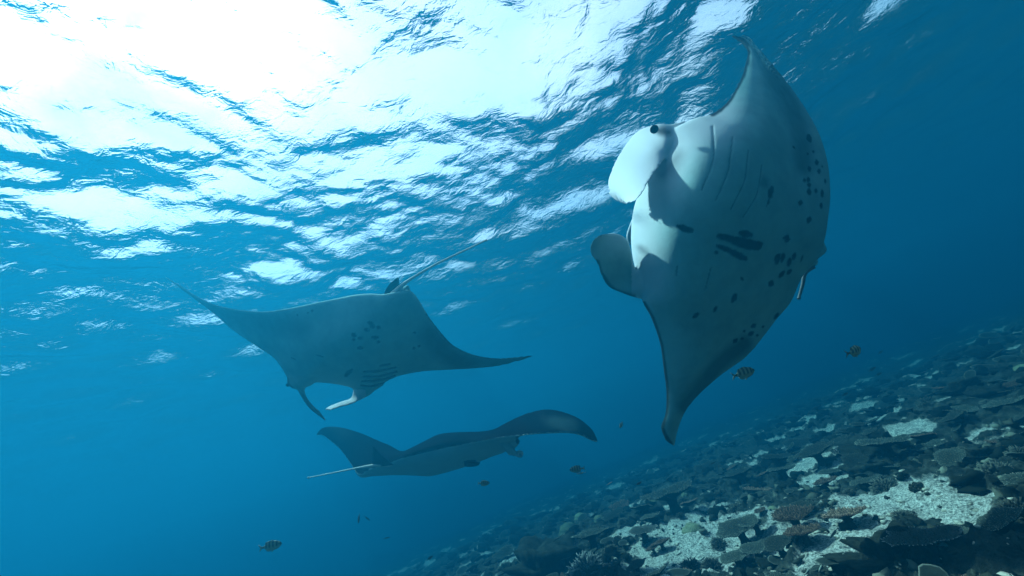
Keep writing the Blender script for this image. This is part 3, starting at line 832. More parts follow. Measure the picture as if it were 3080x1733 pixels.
def plate_geo(seed, R, cup=0.10, nubs=330, rim=1.0, inner_tip=0.35, off=(0, 0, 0), nub_h=0.05, squash=0.8):
    r_ = np.random.default_rng(seed); gx = Geo()
    na, nr = 44, 7
    th = np.linspace(0, 2 * math.pi, na, endpoint=False)
    ph = r_.random(5) * 6.28
    out = 1 + 0.10 * np.sin(2 * th + ph[0]) + 0.08 * np.sin(3 * th + ph[1]) + 0.05 * np.sin(5 * th + ph[2]) + 0.035 * np.sin(9 * th + ph[3]) + 0.02 * np.sin(14 * th + ph[4])
    def surf(rho, t):
        o = np.interp(np.mod(t, 2 * math.pi), np.append(th, 2 * math.pi), np.append(out, out[0]))
        rr = R * rho * o
        z = R * (cup * rho ** 2 + 0.035 * np.sin(3 * t + ph[1]) * rho + 0.02 * np.sin(7 * t + ph[2]) * rho ** 2)
        return rr * np.cos(t) + off[0], rr * np.sin(t) * squash + off[1], z + off[2]
    rho = np.linspace(0.02, 1, nr)
    top = np.array([np.stack(surf(np.full(na, q), th), 1) for q in rho])
    bot = top.copy(); bot[:, :, 2] -= R * (0.045 + 0.22 * (1 - rho) ** 2)[:, None]
    v = np.concatenate([top.reshape(-1, 3), bot.reshape(-1, 3)])
    i = np.arange((nr - 1) * na); a, k = i // na, i % na; k2 = (k + 1) % na
    f1 = np.stack([a * na + k, (a + 1) * na + k, (a + 1) * na + k2, a * na + k2], 1)
    f2 = np.stack([a * na + k, a * na + k2, (a + 1) * na + k2, (a + 1) * na + k], 1) + nr * na
    k = np.arange(na); k2 = (k + 1) % na; e = (nr - 1) * na
    f3 = np.stack([e + k, e + k + nr * na, e + k2 + nr * na, e + k2], 1)
    gx.add(v, np.concatenate([f1, f2, f3]), np.concatenate([np.repeat(0.02 + 0.05 * rho ** 3, na), np.zeros(nr * na)]))
    for q in range(nubs):
        rh = math.sqrt((q + 0.5) / nubs) * 0.98; t = q * 2.399963 + r_.normal(0, 0.1)
        x, y, z = surf(np.array([rh]), np.array([t]))
        d = (0.35 * rh * math.cos(t) + r_.normal(0, 0.22), 0.35 * rh * math.sin(t) + r_.normal(0, 0.22), 1)
        nub(gx, (x[0], y[0], z[0] - 0.005 * R), d, R * nub_h * r_.uniform(0.7, 1.5), R * 0.021, inner_tip * r_.uniform(0.3, 1.5) * (0.7 + 0.7 * rh))
    m = 74
    for q in range(m):
        t = q / m * 2 * math.pi + r_.normal(0, 0.02)
        x, y, z = surf(np.array([0.98]), np.array([t]))
        nub(gx, (x[0], y[0], z[0] - 0.02 * R), (math.cos(t), math.sin(t), 0.35 + r_.normal(0, 0.15)), R * 0.085 * r_.uniform(0.7, 1.3), R * 0.021, rim * r_.uniform(0.6, 1.0))
    return gx

def stalk_geo(R, H, seed):
    gx = Geo(); na = 12; th = np.linspace(0, 2 * math.pi, na, endpoint=False); r_ = np.random.default_rng(seed)
    rows = [(-H, 0.30 * R), (-0.6 * H, 0.20 * R), (-0.25 * H, 0.24 * R), (-0.02 * R, 0.45 * R)]
    v = []
    for z, rr in rows:
        w = 1 + 0.12 * np.sin(3 * th + r_.random() * 6)
        v.append(np.stack([rr * w * np.cos(th), rr * w * np.sin(th), np.full(na, z)], 1))
    i = np.arange(3 * na); a, k = i // na, i % na; k2 = (k + 1) % na
    gx.add(np.concatenate(v), np.stack([a * na + k, a * na + k2, (a + 1) * na + k2, (a + 1) * na + k], 1), 0.05)
    return gx

def bush_geo(seed, R, n=150, tip=1.0, flat=0.8, thick=0.055):
    r_ = np.random.default_rng(seed); gx = Geo()
    add_blob(gx, seed, R * 0.55, flat, 12, 8, 0.15, 0.0)
    for q in range(n):
        z = (q + 0.5) / n; t = q * 2.399963
        s = math.sqrt(max(0, 1 - z * z))
        d = np.array([s * math.cos(t) + r_.normal(0, 0.12), s * math.sin(t) + r_.normal(0, 0.12), z * flat + r_.normal(0, 0.1)])
        p = d * R * 0.45
        L = R * r_.uniform(0.42, 0.66)
        nub(gx, p, d, L, R * thick, tip * r_.uniform(0.6, 1), 4, 0.02)
        for _ in range(2):
            d2_ = d + r_.normal(0, 0.45, 3)
            nub(gx, p + d / np.linalg.norm(d) * L * r_.uniform(0.3, 0.6), d2_, L * 0.45, R * thick * 0.75, tip * r_.uniform(0.6, 1), 4, 0.05)
    return gx

def add_blob(gx, seed, R, flat, na, nz_, rough, t, off=(0, 0, 0), sq=1.0):
    th = np.linspace(0, 2 * math.pi, na, endpoint=False)
    ph = np.linspace(-0.5 * math.pi + 0.05, 0.5 * math.pi - 0.03, nz_)
    P_, T_ = np.meshgrid(ph, th, indexing='ij')
    x, y, z = np.cos(P_) * np.cos(T_), np.cos(P_) * np.sin(T_) * sq, np.sin(P_) * flat
    k = 1.7
    w = 1 + rough * (1.2 * vnoise(x * k + 5 * z + 31, y * k + 3.0 * z + seed, seed) * 2 + vnoise(x * 4 + 9 * z, y * 4 + 7 * z, seed + 1) + 0.6 * vnoise(x * 9 + 9 * z, y * 9 - 7 * z, seed + 2))
    v = np.stack([x * w * R + off[0], y * w * R + off[1], z * w * R + off[2]], -1).reshape(-1, 3)
    i = np.arange((nz_ - 1) * na); a, kk = i // na, i % na; k2 = (kk + 1) % na
    gx.add(v, np.stack([a * na + kk, a * na + k2, (a + 1) * na + k2, (a + 1) * na + kk], 1), t)

def knobby_geo(seed, R, n=46, tip=0.7):
    r_ = np.random.default_rng(seed); gx = Geo()
    add_blob(gx, seed, R * 0.7, 0.7, 20, 12, 0.35, 0.0)
    for q in range(n):
        z = (q + 0.5) / n; t = q * 2.4; s = math.sqrt(1 - z * z)
        p = np.array([s * math.cos(t), s * math.sin(t), z * 0.7]) * R * 0.72 * r_.uniform(0.85, 1.1)
        add_blob(gx, seed + q, R * r_.uniform(0.07, 0.13), 1.2, 7, 5, 0.2, tip * r_.uniform(0, 1) ** 2, p)
    return gx

meshes = {
    'table': [plate_geo(s, 1.0, 0.10 + 0.05 * (s % 3), 250, 1.0, 0.40, squash=0.75 + 0.06 * (s % 4)).mesh('plate', M_TABLE) for s in range(5)],
    'pink': [plate_geo(20 + s, 1.0, 0.12, 300, 0.9, 1.0, nub_h=0.10, squash=0.8).mesh('plate', M_PINK) for s in range(2)],
    'white': [plate_geo(30 + s, 1.0, 0.10, 260, 1.0, 0.10, squash=0.8).mesh('plate', M_WHITE) for s in range(2)],
    'stalk': [stalk_geo(1.0, 0.75, s).mesh('stalk', M_ROCK) for s in range(2)],
    'bush': [bush_geo(40 + s, 1.0, 150, 0.8).mesh('bush', M_BUSH) for s in range(3)],
    'pinkbush': [bush_geo(50, 1.0, 150, 0.9, 0.8).mesh('bush', M_PINK)],
    'whitebush': [bush_geo(52, 1.0, 190, 0.9, 0.55, 0.04).mesh('bush', M_WHITE)],
    'knob': [knobby_geo(60 + s, 1.0).mesh('knob', M_ROCK) for s in range(2)],
}
def blob_mesh(name, seed, mat, flat, rough, na=40, nz_=24, tip=0.0, sq=1.0):
    gx = Geo(); add_blob(gx, seed, 1.0, flat, na, nz_, rough, tip, sq=sq); return gx.mesh(name, mat)
meshes['mass'] = [blob_mesh('mass', 70 + s, M_MASS, 0.78, 0.10, 36, 22) for s in range(2)]
meshes['rock'] = [blob_mesh('rock', 80 + s, M_ROCK, 0.6, 0.55, 44, 26) for s in range(4)]

def place(kind, loc, size, name, label, cat, group=None, tilt=(0, 0), rot=0, h=0.5, var=None, sz=1.0):
    """size = radius in metres"""
    var = random.randrange(len(meshes[kind])) if var is None else var % len(meshes[kind])
    plate = kind in ('table', 'pink', 'white')
    M = Matrix.Translation(loc) @ Matrix.Rotation(tilt[0], 4, 'X') @ Matrix.Rotation(tilt[1], 4, 'Y') @ Matrix.Rotation(rot, 4, 'Z')
    if plate:
        root = empty(name, loc, label, cat, group)
        root.rotation_euler = (tilt[0], tilt[1], rot)
        p = link('plate', meshes[kind][var], None, root, (0, 0, h * size)); p.scale = (size,) * 3
        s = link('stalk', meshes['stalk'][var % 2], None, root, (0, 0, h * size)); s.scale = (size * 0.9,) * 3
        return root
    o = link(name, meshes[kind][var])
    o.location = loc; o.rotation_euler = (tilt[0], tilt[1], rot); o.scale = (size, size, size * sz)
    return tag(o, label, cat, group)

# px, py (centre), width px, kind, name, label
heroes = [
    (2564, 1590, 108, 'pink', 'table_coral', 'rosy tipped table coral alone on the brightest pale sand'),
    (2626, 1478, 84, 'table', 'table_coral', 'dark table coral with pale scalloped rim above the bright sand, over a deep shadow'),
    (2630, 1610, 40, 'knob', 'reef_rock', 'dark lumpy rock just right of the rosy table coral on the sand'),
    (2701, 1556, 30, 'pinkbush', 'branching_coral', 'small rosy branching coral at the edge of the dark corner reef'),
    (2732, 1575, 66, 'bush', 'branching_coral', 'dark branching coral right beside the small rosy branching coral'),
    (2815, 1690, 190, 'white', 'table_coral', 'black table coral with chalk white rim branches in the dark bottom corner'),
    (2494, 1528, 60, 'knob', 'reef_rock', 'dark knobby rock with pale lumps beside the bright sand patch'),
    (2425, 1553, 78, 'table', 'table_coral', 'dull dark plate coral above the longest rosy plates'),
    (2475, 1563, 32, 'bush', 'branching_coral', 'small dark spiky coral tucked between plate coral and knobby rock'),
    (2412, 1606, 122, 'pink', 'table_coral', 'long rosy table coral on top of two overlapping plates'),
    (2436, 1645, 100, 'pink', 'table_coral', 'lower rosy brown plate overlapped by the long rosy table coral'),
    (2366, 1685, 96, 'table', 'table_coral', 'round dark table coral below the two overlapping rosy plates'),
    (2500, 1478, 62, 'pink', 'table_coral', 'small brownish plate coral on a sandy ledge with a sunlit bank beside it'),
    (2508, 1440, 58, 'table', 'table_coral', 'flat dark plate coral above the small brownish plate'),
    (2250, 1645, 118, 'table', 'table_coral', 'wide dark double plate coral casting the deepest shadow on the sand, lower half'),
    (2292, 1622, 84, 'table', 'table_coral', 'smooth dark upper half plate leaning over the wide double plate coral'),
    (2290, 1692, 84, 'table', 'table_coral', 'dark plate coral with fuzzy rim beneath the shadow of the double plate'),
    (2236, 1722, 96, 'table', 'table_coral', 'dark plate coral cut by the bottom edge beneath the double plate'),
    (2166, 1646, 48, 'bush', 'branching_coral', 'dark upright branching coral standing alone on open sand'),
    (2087, 1604, 62, 'mass', 'boulder_coral', 'smooth domed pale boulder coral half in shade beside open sand'),
    (2002, 1664, 56, 'pink', 'table_coral', 'small tan plate coral at the left edge of the open sand'),
    (2082, 1716, 64, 'bush', 'branching_coral', 'low bushy coral at the bottom edge, left of its twin'),
    (2145, 1714, 62, 'bush', 'branching_coral', 'low bushy coral with tan tips at the bottom edge below the upright one'),
    (2068, 1740, 50, 'pinkbush', 'branching_coral', 'rosy finger coral cut off by the bottom edge'),
    (2232, 1582, 46, 'bush', 'branching_coral', 'fuzzy dark coral in the middle of the rubble field'),
    (2294, 1552, 36, 'pink', 'table_coral', 'little yellowish plate coral among rubble above the double plate'),
    (2328, 1537, 30, 'mass', 'boulder_coral', 'small grey boulder coral next to the little yellowish plate'),
    (2334, 1582, 26, 'knob', 'reef_rock', 'small dark rock beneath the little grey boulder coral'),
    (2241, 1468, 94, 'table', 'table_coral', 'broad greenish plate coral far above the rubble field'),
    (2373, 1455, 80, 'table', 'table_coral', 'greenish plate coral above a pale knob on the middle slope'),
    (2336, 1497, 22, 'mass', 'boulder_coral', 'tiny pale knob coral under the greenish plate'),
    (2040, 1548, 150, 'table', 'table_coral', 'very long olive plate coral behind the domed boulder coral'),
    (1712, 1604, 62, 'mass', 'boulder_coral', 'large pale green boulder coral rising from the hazy slope'),
    (1803, 1568, 36, 'mass', 'boulder_coral', 'grey domed boulder coral right of the large pale green one'),
    (1745, 1560, 34, 'mass', 'boulder_coral', 'pale capped boulder coral just above the large pale green one'),
    (1857, 1574, 68, 'table', 'table_coral', 'green plate coral between the grey dome and the sand tongue'),
    (1966, 1582, 64, 'table', 'table_coral', 'green plate coral hanging over the plate with a white beaded rim'),
    (1946, 1638, 84, 'white', 'table_coral', 'plate coral with a white beaded rim beside the narrow sand tongue'),
    (1859, 1625, 34, 'knob', 'reef_rock', 'dark mound of rock left of the narrow sand tongue'),
    (1791, 1634, 42, 'pinkbush', 'branching_coral', 'tan finger coral left of the dark mound'),
    (1791, 1660, 112, 'table', 'table_coral', 'broad dim plate coral below the tan finger coral'),
    (1770, 1724, 116, 'whitebush', 'branching_coral', 'big domed branching coral with white tips on its upper edge'),
    (1830, 1716, 40, 'pinkbush', 'branching_coral', 'pale pinkish coral clump right of the big white tipped dome'),
    (1925, 1732, 64, 'table', 'table_coral', 'dark plate coral at the bottom edge below the white sand strip'),
    (1973, 1672, 40, 'pink', 'table_coral', 'tiny tan plate coral at the end of the white sand strip'),
    (1654, 1590, 32, 'rock', 'reef_rock', 'pale crusted rock left of the large pale green boulder coral'),
    (1640, 1722, 190, 'rock', 'reef_rock', 'long black rock mass along the bottom edge, left of the white tipped dome'),
    (2690, 1700, 190, 'rock', 'reef_rock', 'black rock mass filling the bottom right corner'),
    (2760, 1610, 110, 'rock', 'reef_rock', 'black rock shoulder behind the chalk rimmed table coral'),
    (2770, 1475, 60, 'knob', 'reef_rock', 'dark knobby rock at the right edge above the sand'),
    (2480, 1400, 110, 'table', 'table_coral', 'dark ridge plate coral with frayed rim near the crest of the slope'),
    (2690, 1390, 130, 'table', 'table_coral', 'large dim plate coral with a ring shaped growth on its back'),
    (2600, 1440, 90, 'rock', 'reef_rock', 'black hollow in the rock beneath the large ringed plate coral'),
    (1590, 1700, 40, 'rock', 'reef_rock', 'pale crusted rock by the turquoise sand left of the black mass'),
    (1172, 1727, 16, 'mass', 'boulder_coral', 'small domed coral with a tan cap at the hazy left foot of the reef'),
    (1158, 1690, 60, 'rock', 'reef_rock', 'faint blue rock hump at the hazy left foot of the reef'),
]
taken = []
for (px, py, w, kind, name, label) in heroes:
    p, d = on_ground(px, py)
    r = 0.5 * w / 1540 * TANH * d
    r = min(r, 0.95)
    plate = kind in ('table', 'pink', 'white')
    cat = {'table_coral': 'coral', 'branching_coral': 'coral', 'boulder_coral': 'coral', 'reef_rock': 'rock'}[name]
    loc = Vector((p.x, p.y, ground_z(p.x, p.y)))
    rot = random.uniform(-0.5, 0.5)
    place(kind, loc, r * (1.0 if plate else 1.05), name, label, cat, None,
          (random.uniform(-0.14, 0.10), random.uniform(-0.12, 0.12)) if plate else (0, 0), rot, random.uniform(0.6, 0.95))
    taken.append((p.x, p.y, r))

def free(x, y, r):
    return all((x - a) ** 2 + (y - b) ** 2 > (0.75 * (r + c)) ** 2 for a, b, c in taken)

def in_view(x, y, z, m=60):
    v = Vector((x, y, z)); d = v.dot(F)
    if d < 0.5: return False
    px, py = 1540 + v.dot(R) / d / TANH * 1540, 866.5 - v.dot(U) / d / TANH * 1540
    return -m < px < 3080 + m and -m < py < 1733 + m

scatter = []
rs = random.Random(5)
tries = 0
while len(scatter) < 270 and tries < 60000:
    tries += 1
    dist = 1.6 + 8.5 * rs.random() ** 1.3; a = rs.uniform(math.radians(10), math.radians(118))
    x, y = dist * math.cos(a), dist * math.sin(a)
    sm_ = float(sand_mask(np.array([x]), np.array([y]))[0])
    if rs.random() < sm_ * 0.96: continue
    r = (rs.uniform(0.05, 0.10) if rs.random() < 0.6 else rs.uniform(0.10, 0.20)) * (0.8 + 0.06 * dist)
    z = ground_z(x, y)
    if not in_view(x, y, z) or not free(x, y, r): continue
    v_ = Vector((x, y, z)); d_ = v_.dot(F)
    qx, qy = 1540 + v_.dot(R) / d_ / TANH * 1540, 866.5 - v_.dot(U) / d_ / TANH * 1540
    if qx > 1850 and qy > 1440 and rs.random() < 0.72: continue
    taken.append((x, y, r)); scatter.append((x, y, z, r, dist))
for (x, y, z, r, dist) in scatter:
    far = dist > 4.5
    v_ = Vector((x, y, z)); d_ = v_.dot(F); qx = 1540 + v_.dot(R) / d_ / TANH * 1540
    k = rs.random()
    tilt = (rs.uniform(-0.35, 0.3), rs.uniform(-0.3, 0.3)); rot = rs.uniform(0, 6.28)
    loc = Vector((x, y, z))
    zone = 'left foot' if qx < 1650 else ('middle' if qx < 2250 else 'right crest')
    where = ('in the blue haze at the %s of the reef slope' % zone, 'far slope, ' + zone) if far else ('crowding the clearer %s of the reef slope' % zone, 'nearer slope, ' + zone)
    if k < 0.45:
        place('table' if rs.random() < 0.85 else 'pink', loc, r, 'table_coral', 'flat dark plate coral ' + where[0], 'coral', 'plate corals of the ' + where[1], tilt, rot, rs.uniform(0.3, 0.65))
    elif k < 0.70:
        place('bush', loc, r * 0.7, 'branching_coral', 'spiky dark branching coral ' + where[0], 'coral', 'branching corals of the ' + where[1], tilt, rot)
    elif k < 0.84:
        place('rock', loc, r * 0.9, 'reef_rock', 'dark jagged reef rock ' + where[0], 'rock', 'reef rocks of the ' + where[1], tilt, rot)
    elif k < 0.94:
        place('knob', loc, r * 0.7, 'reef_rock', 'dark lumpy reef rock ' + where[0], 'rock', 'lumpy rocks of the ' + where[1], tilt, rot)
    else:
        place('mass', loc, r * 0.6, 'boulder_coral', 'rounded grey boulder coral ' + where[0], 'coral', 'boulder corals of the ' + where[1], tilt, rot)

# low coral growth and rubble nobody could count
gx = Geo(); gp = Geo()
r_ = np.random.default_rng(99)
n = 10000
dist = 1.2 + 6 * r_.random(n) ** 1.15; a = np.radians(r_.uniform(5, 120, n))
xs, ys = dist * np.cos(a), dist * np.sin(a)
zs = ground(xs, ys); ms = sand_mask(xs, ys)
keep = r_.random(n) < (0.35 + 0.65 * (vnoise(xs * 1.7, ys * 1.7, 14) > 0.0))
cube = np.array([[-1, -1, -1], [1, -1, -1], [1, 1, -1], [-1, 1, -1], [-1, -1, 1], [1, -1, 1], [1, 1, 1], [-1, 1, 1]], float)
cf = np.array([[0, 3, 2, 1], [4, 5, 6, 7], [0, 1, 5, 4], [1, 2, 6, 5], [2, 3, 7, 6], [3, 0, 4, 7]])
for i in np.nonzero(keep)[0]:
    s = 0.005 + 0.020 * r_.random() ** 2.2
    v = cube * r_.uniform(0.35, 1.0, (8, 3)) * s * np.array([r_.uniform(0.8, 2.4), 1, 0.6])
    t = r_.random() * 6.28; c_, s_ = math.cos(t), math.sin(t)
    v = np.stack([v[:, 0] * c_ - v[:, 1] * s_ + xs[i], v[:, 0] * s_ + v[:, 1] * c_ + ys[i], v[:, 2] + zs[i] + s * 0.25], 1)
    (gp if r_.random() < 0.55 else gx).add(v, cf, 0.25 * r_.random())
o = link('coral_rubble', gp.mesh('coral_rubble', M_PALE)); tag(o, 'pale broken coral rubble strewn over the sand', None, None, 'stuff')
o = link('dark_rubble', gx.mesh('dark_rubble', M_ROCK)); tag(o, 'dark broken rubble strewn over the reef floor', None, None, 'stuff')
gx = Geo(); gk = Geo()
n = 4200
dist = 1.3 + 6 * r_.random(n) ** 1.1; a = np.radians(r_.uniform(5, 120, n))
xs, ys = dist * np.cos(a), dist * np.sin(a)
zs = ground(xs, ys); cl = vnoise(xs * 2.6, ys * 2.6, 24); ms = sand_mask(xs, ys)
for i in range(n):
    if cl[i] < -0.06 or (ms[i] > 0.6 and r_.random() < 0.6): continue
    s = (0.008 + 0.032 * r_.random() ** 2.5) * (1 + 0.08 * dist[i])
    add_blob(gk, int(r_.integers(1000)), s, r_.uniform(0.5, 1.1), 7, 5, 0.6, 0.9 * r_.random() ** 3, (xs[i], ys[i], zs[i] + 0.3 * s))
o = link('coral_clumps', gk.mesh('coral_clumps', M_ROCK)); tag(o, 'small knobby coral clumps dotted over sand and rock', None, None, 'stuff')
n = 3600
dist = 2.0 + 16 * r_.random(n) ** 1.2; a = np.radians(r_.uniform(5, 122, n))
xs, ys = dist * np.cos(a), dist * np.sin(a)
zs = ground(xs, ys); ms = sand_mask(xs, ys)
for i in range(n):
    if r_.random() < 0.98 * ms[i]: continue
    if dist[i] < 3.6 and r_.random() < 0.6: continue
    s = r_.uniform(0.02, 0.075) * (1 + 0.10 * dist[i])
    if not free(xs[i], ys[i], s * 0.4): continue
    if r_.random() < 0.68:
        add_blob(gx, int(r_.integers(1000)), s, r_.uniform(0.4, 0.9), 12, 8, 0.5, 0.0, (xs[i], ys[i], zs[i]))
    else:      # small leaning plate
        na = 14; th = np.linspace(0, 2 * math.pi, na, endpoint=False)
        o_ = 1 + 0.12 * np.sin(2 * th + r_.random() * 6) + 0.06 * np.sin(5 * th + r_.random() * 6)
        sx, sy, h = r_.normal(0, 0.2), r_.normal(0, 0.2), s * r_.uniform(0.3, 0.9)
        def ring(k, dz): return np.stack([xs[i] + s * k * o_ * np.cos(th), ys[i] + s * k * 0.8 * o_ * np.sin(th), zs[i] + h + dz + s * k * (sx * np.cos(th) + sy * np.sin(th))], 1)
        v = np.concatenate([ring(0.03, 0), ring(0.88, 0.10 * s), ring(1.0, 0.11 * s), ring(0.98, 0.05 * s), ring(0.25, -0.25 * s), ring(0.3, -h - 0.05)])
        q = np.arange(5 * na); aa, kk = q // na, q % na; k2 = (kk + 1) % na
        gx.add(v, np.stack([aa * na + kk, (aa + 1) * na + kk, (aa + 1) * na + k2, aa * na + k2], 1),
               np.concatenate([np.full(na, 0.03), np.full(na, 0.06), np.full(na, 0.5), np.full(na, 0.1), np.zeros(2 * na)]))
o = link('reef_growth', gx.mesh('reef_growth', M_TABLE)); tag(o, 'low dark coral growth carpeting the slope', None, None, 'stuff')

# ------------------------------------------------------------------ fish
def fish_material(name, back, belly, stripes, stripe_n=6.5, tailc=None):
    g = N(name)
    ab = g.n('ShaderNodeAttribute', attribute_name='along'); ah = g.n('ShaderNodeAttribute', attribute_name='high')
    m = g.n('ShaderNodeMath', operation='MULTIPLY'); m.inputs[1].default_value = stripe_n * 6.283
    g.l(ab.outputs['Fac'], m.inputs[0])
    sn = g.n('ShaderNodeMath', operation='SINE'); g.l(m.outputs[0], sn.inputs[0])
    st = g.n('ShaderNodeMapRange'); st.inputs['From Min'].default_value = -0.35; st.inputs['From Max'].default_value = 0.25
    g.l(sn.outputs[0], st.inputs['Value'])
    hh = g.n('ShaderNodeMapRange'); hh.inputs['From Min'].default_value = 0.30; hh.inputs['From Max'].default_value = 0.48
    g.l(ah.outputs['Fac'], hh.inputs['Value'])
    mu = g.n('ShaderNodeMath', operation='MULTIPLY'); g.l(st.outputs[0], mu.inputs[0]); g.l(hh.outputs[0], mu.inputs[1])
    mu2 = g.n('ShaderNodeMath', operation='MULTIPLY'); g.l(mu.outputs[0], mu2.inputs[0]); mu2.inputs[1].default_value = stripes
    base = g.n('ShaderNodeMix', data_type='RGBA'); g.l(ah.outputs['Fac'], base.inputs['Factor'])
    base.inputs['A'].default_value = belly + (1,); base.inputs['B'].default_value = back + (1,)
    mx = g.n('ShaderNodeMix', data_type='RGBA'); g.l(mu2.outputs[0], mx.inputs['Factor']); g.l(base.outputs['Result'], mx.inputs['A'])
    mx.inputs['B'].default_value = (0.012, 0.016, 0.018, 1)
    last = mx.outputs['Result']
    if tailc:
        tt = g.n('ShaderNodeMapRange'); tt.inputs['From Min'].default_value = 0.20; tt.inputs['From Max'].default_value = 0.10
        g.l(ab.outputs['Fac'], tt.inputs['Value'])
        m3 = g.n('ShaderNodeMix', data_type='RGBA'); g.l(tt.outputs[0], m3.inputs['Factor']); g.l(last, m3.inputs['A']); m3.inputs['B'].default_value = tailc + (1,)
        last = m3.outputs['Result']
    bs = g.n('ShaderNodeBsdfPrincipled'); bs.inputs['Roughness'].default_value = 0.5; bs.inputs['Specular IOR Level'].default_value = 0.15
    g.l(last, bs.inputs['Base Color']); g.l(bs.outputs[0], g.out.inputs['Surface'])
    return g.m

M_STRIPE = fish_material('striped_fish', (0.40, 0.44, 0.28), (0.30, 0.36, 0.22), 0.85, 6.5, (0.28, 0.20, 0.15))
M_STRIPE2 = fish_material('striped_fish_plain', (0.16, 0.20, 0.13), (0.26, 0.32, 0.22), 0.75, 6.5)
M_DARKF = fish_material('dark_fish', (0.02, 0.025, 0.03), (0.06, 0.07, 0.07), 0.0)
M_WRASSE = fish_material('pale_backed_fish', (0.45, 0.50, 0.42), (0.05, 0.07, 0.08), 0.0)

def fish_mesh(name, mat, deep, curve=0.0, wid=0.38):
    """unit length along x, nose at +x; body, tail fin and back fins"""
    L = [0.0, 0.12, 0.18, 0.25, 0.35, 0.5, 0.65, 0.78, 0.88, 0.95, 1.0]
    H = [0.10, 0.10, 0.11, 0.16, 0.32, 0.46, 0.50, 0.44, 0.32, 0.18, 0.03]
    xs_ = np.linspace(0.14, 1, 30); hh = np.maximum(pchip(L, H, xs_)[:, 0], 0.01) * deep
    na = 16; th = np.linspace(0, 2 * math.pi, na, endpoint=False); gx = Geo()
    yc = curve * (xs_ - 0.5) ** 2
    v = np.stack([np.repeat(xs_ - 0.5, na), (yc[:, None] + hh[:, None] * wid * np.cos(th)).ravel(),
                  (hh[:, None] * np.sign(np.sin(th)) * np.abs(np.sin(th)) ** 0.9).ravel()], 1)
    i = np.arange(29 * na); a_, k = i // na, i % na; k2 = (k + 1) % na
    gx.add(v, np.stack([a_ * na + k, (a_ + 1) * na + k, (a_ + 1) * na + k2, a_ * na + k2], 1), 0)
    def finp(pts, thick=0.006):
        pts = np.array(pts, float); y0 = curve * pts[:, 0] ** 2
        a = np.stack([pts[:, 0], y0 + thick, pts[:, 1]], 1); b = np.stack([pts[:, 0], y0 - thick, pts[:, 1]], 1)
        f = [[0, 1, 2, 3], [7, 6, 5, 4]] + [[k, k + 4, (k + 1) % 4 + 4, (k + 1) % 4] for k in range(4)]
        gx.add(np.concatenate([a, b]), f, 0)
    s = deep / 0.42
    finp([(-0.34, 0.03 * s), (-0.50, 0.17 * s), (-0.42, 0.0), (-0.34, 0.0)])
    finp([(-0.34, 0.0), (-0.42, 0.0), (-0.50, -0.17 * s), (-0.34, -0.03 * s)])
    finp([(0.20, 0.19 * s), (0.10, 0.25 * s), (-0.18, 0.20 * s), (-0.22, 0.10 * s)])
    finp([(0.02, -0.19 * s), (-0.22, -0.08 * s), (-0.17, -0.20 * s), (-0.03, -0.24 * s)])
    finp([(0.16, -0.19 * s), (0.06, -0.18 * s), (0.02, -0.27 * s), (0.05, -0.28 * s)])
    me = mesh_np(name, np.concatenate(gx.v), np.concatenate(gx.f))
    V = np.concatenate(gx.v)
    set_attr(me, 'along', V[:, 0] + 0.5); set_attr(me, 'high', np.clip(V[:, 2] / (0.5 * deep) * 0.5 + 0.5, 0, 1))
    me.materials.append(mat)
    return me
FM = {'stripe': fish_mesh('body', M_STRIPE, 0.42, 0.25), 'plain': fish_mesh('body', M_STRIPE2, 0.40), 'dark': fish_mesh('body', M_DARKF, 0.30),
      'slimdark': fish_mesh('body', M_DARKF, 0.13), 'slim': fish_mesh('body', M_WRASSE, 0.13)}
bm = bmesh.new(); bmesh.ops.create_uvsphere(bm, u_segments=10, v_segments=8, radius=0.022)
EYE = bpy.data.meshes.new('eye'); bm.to_mesh(EYE); bm.free(); EYE.materials.append(M_EYE)

def add_fish(kind, tail, nose, d, label, yaw=0.0, group=None, roll=0.0):
    """tail and nose in photo pixels; yaw turns the fish out of the picture plane (length grows to match)"""
    mid = ((tail[0] + nose[0]) / 2, (tail[1] + nose[1]) / 2)
    a, b = P(*tail, d), P(*nose, d)
    ax = (b - a); Lf = ax.length / max(0.3, math.cos(yaw)); ax.normalize()
    view = P(*mid, 1.0).normalized()
    x = (ax * math.cos(yaw) + view * math.sin(yaw)).normalized()
    up = (U * 0.9 + Vector((0, 0, 0.3)))
    z = (up - x * up.dot(x)).normalized(); y = z.cross(x)
    c = P(*mid, d)
    root = empty('striped_fish' if kind in ('stripe', 'plain') else ('slender_fish' if 'slim' in kind else 'reef_fish'), c, label, 'fish', group)
    root.rotation_euler = Matrix((x, y, z)).transposed().to_euler()
    bd = link('body', FM[kind], None, root); bd.scale = (Lf,) * 3
    deep = {'stripe': 0.42, 'plain': 0.40, 'dark': 0.30}.get(kind, 0.13)
    for s in (1, -1):
        hy = deep * 0.30 * 0.38 * 0.95
        e = link('eye', EYE, None, root, (Lf * 0.39, s * Lf * hy + (Lf * 0.25 * 0.15 if kind == 'stripe' else 0), Lf * deep * 0.08)); e.scale = (Lf * (1 if 'slim' not in kind else 0.6),) * 3
    return root

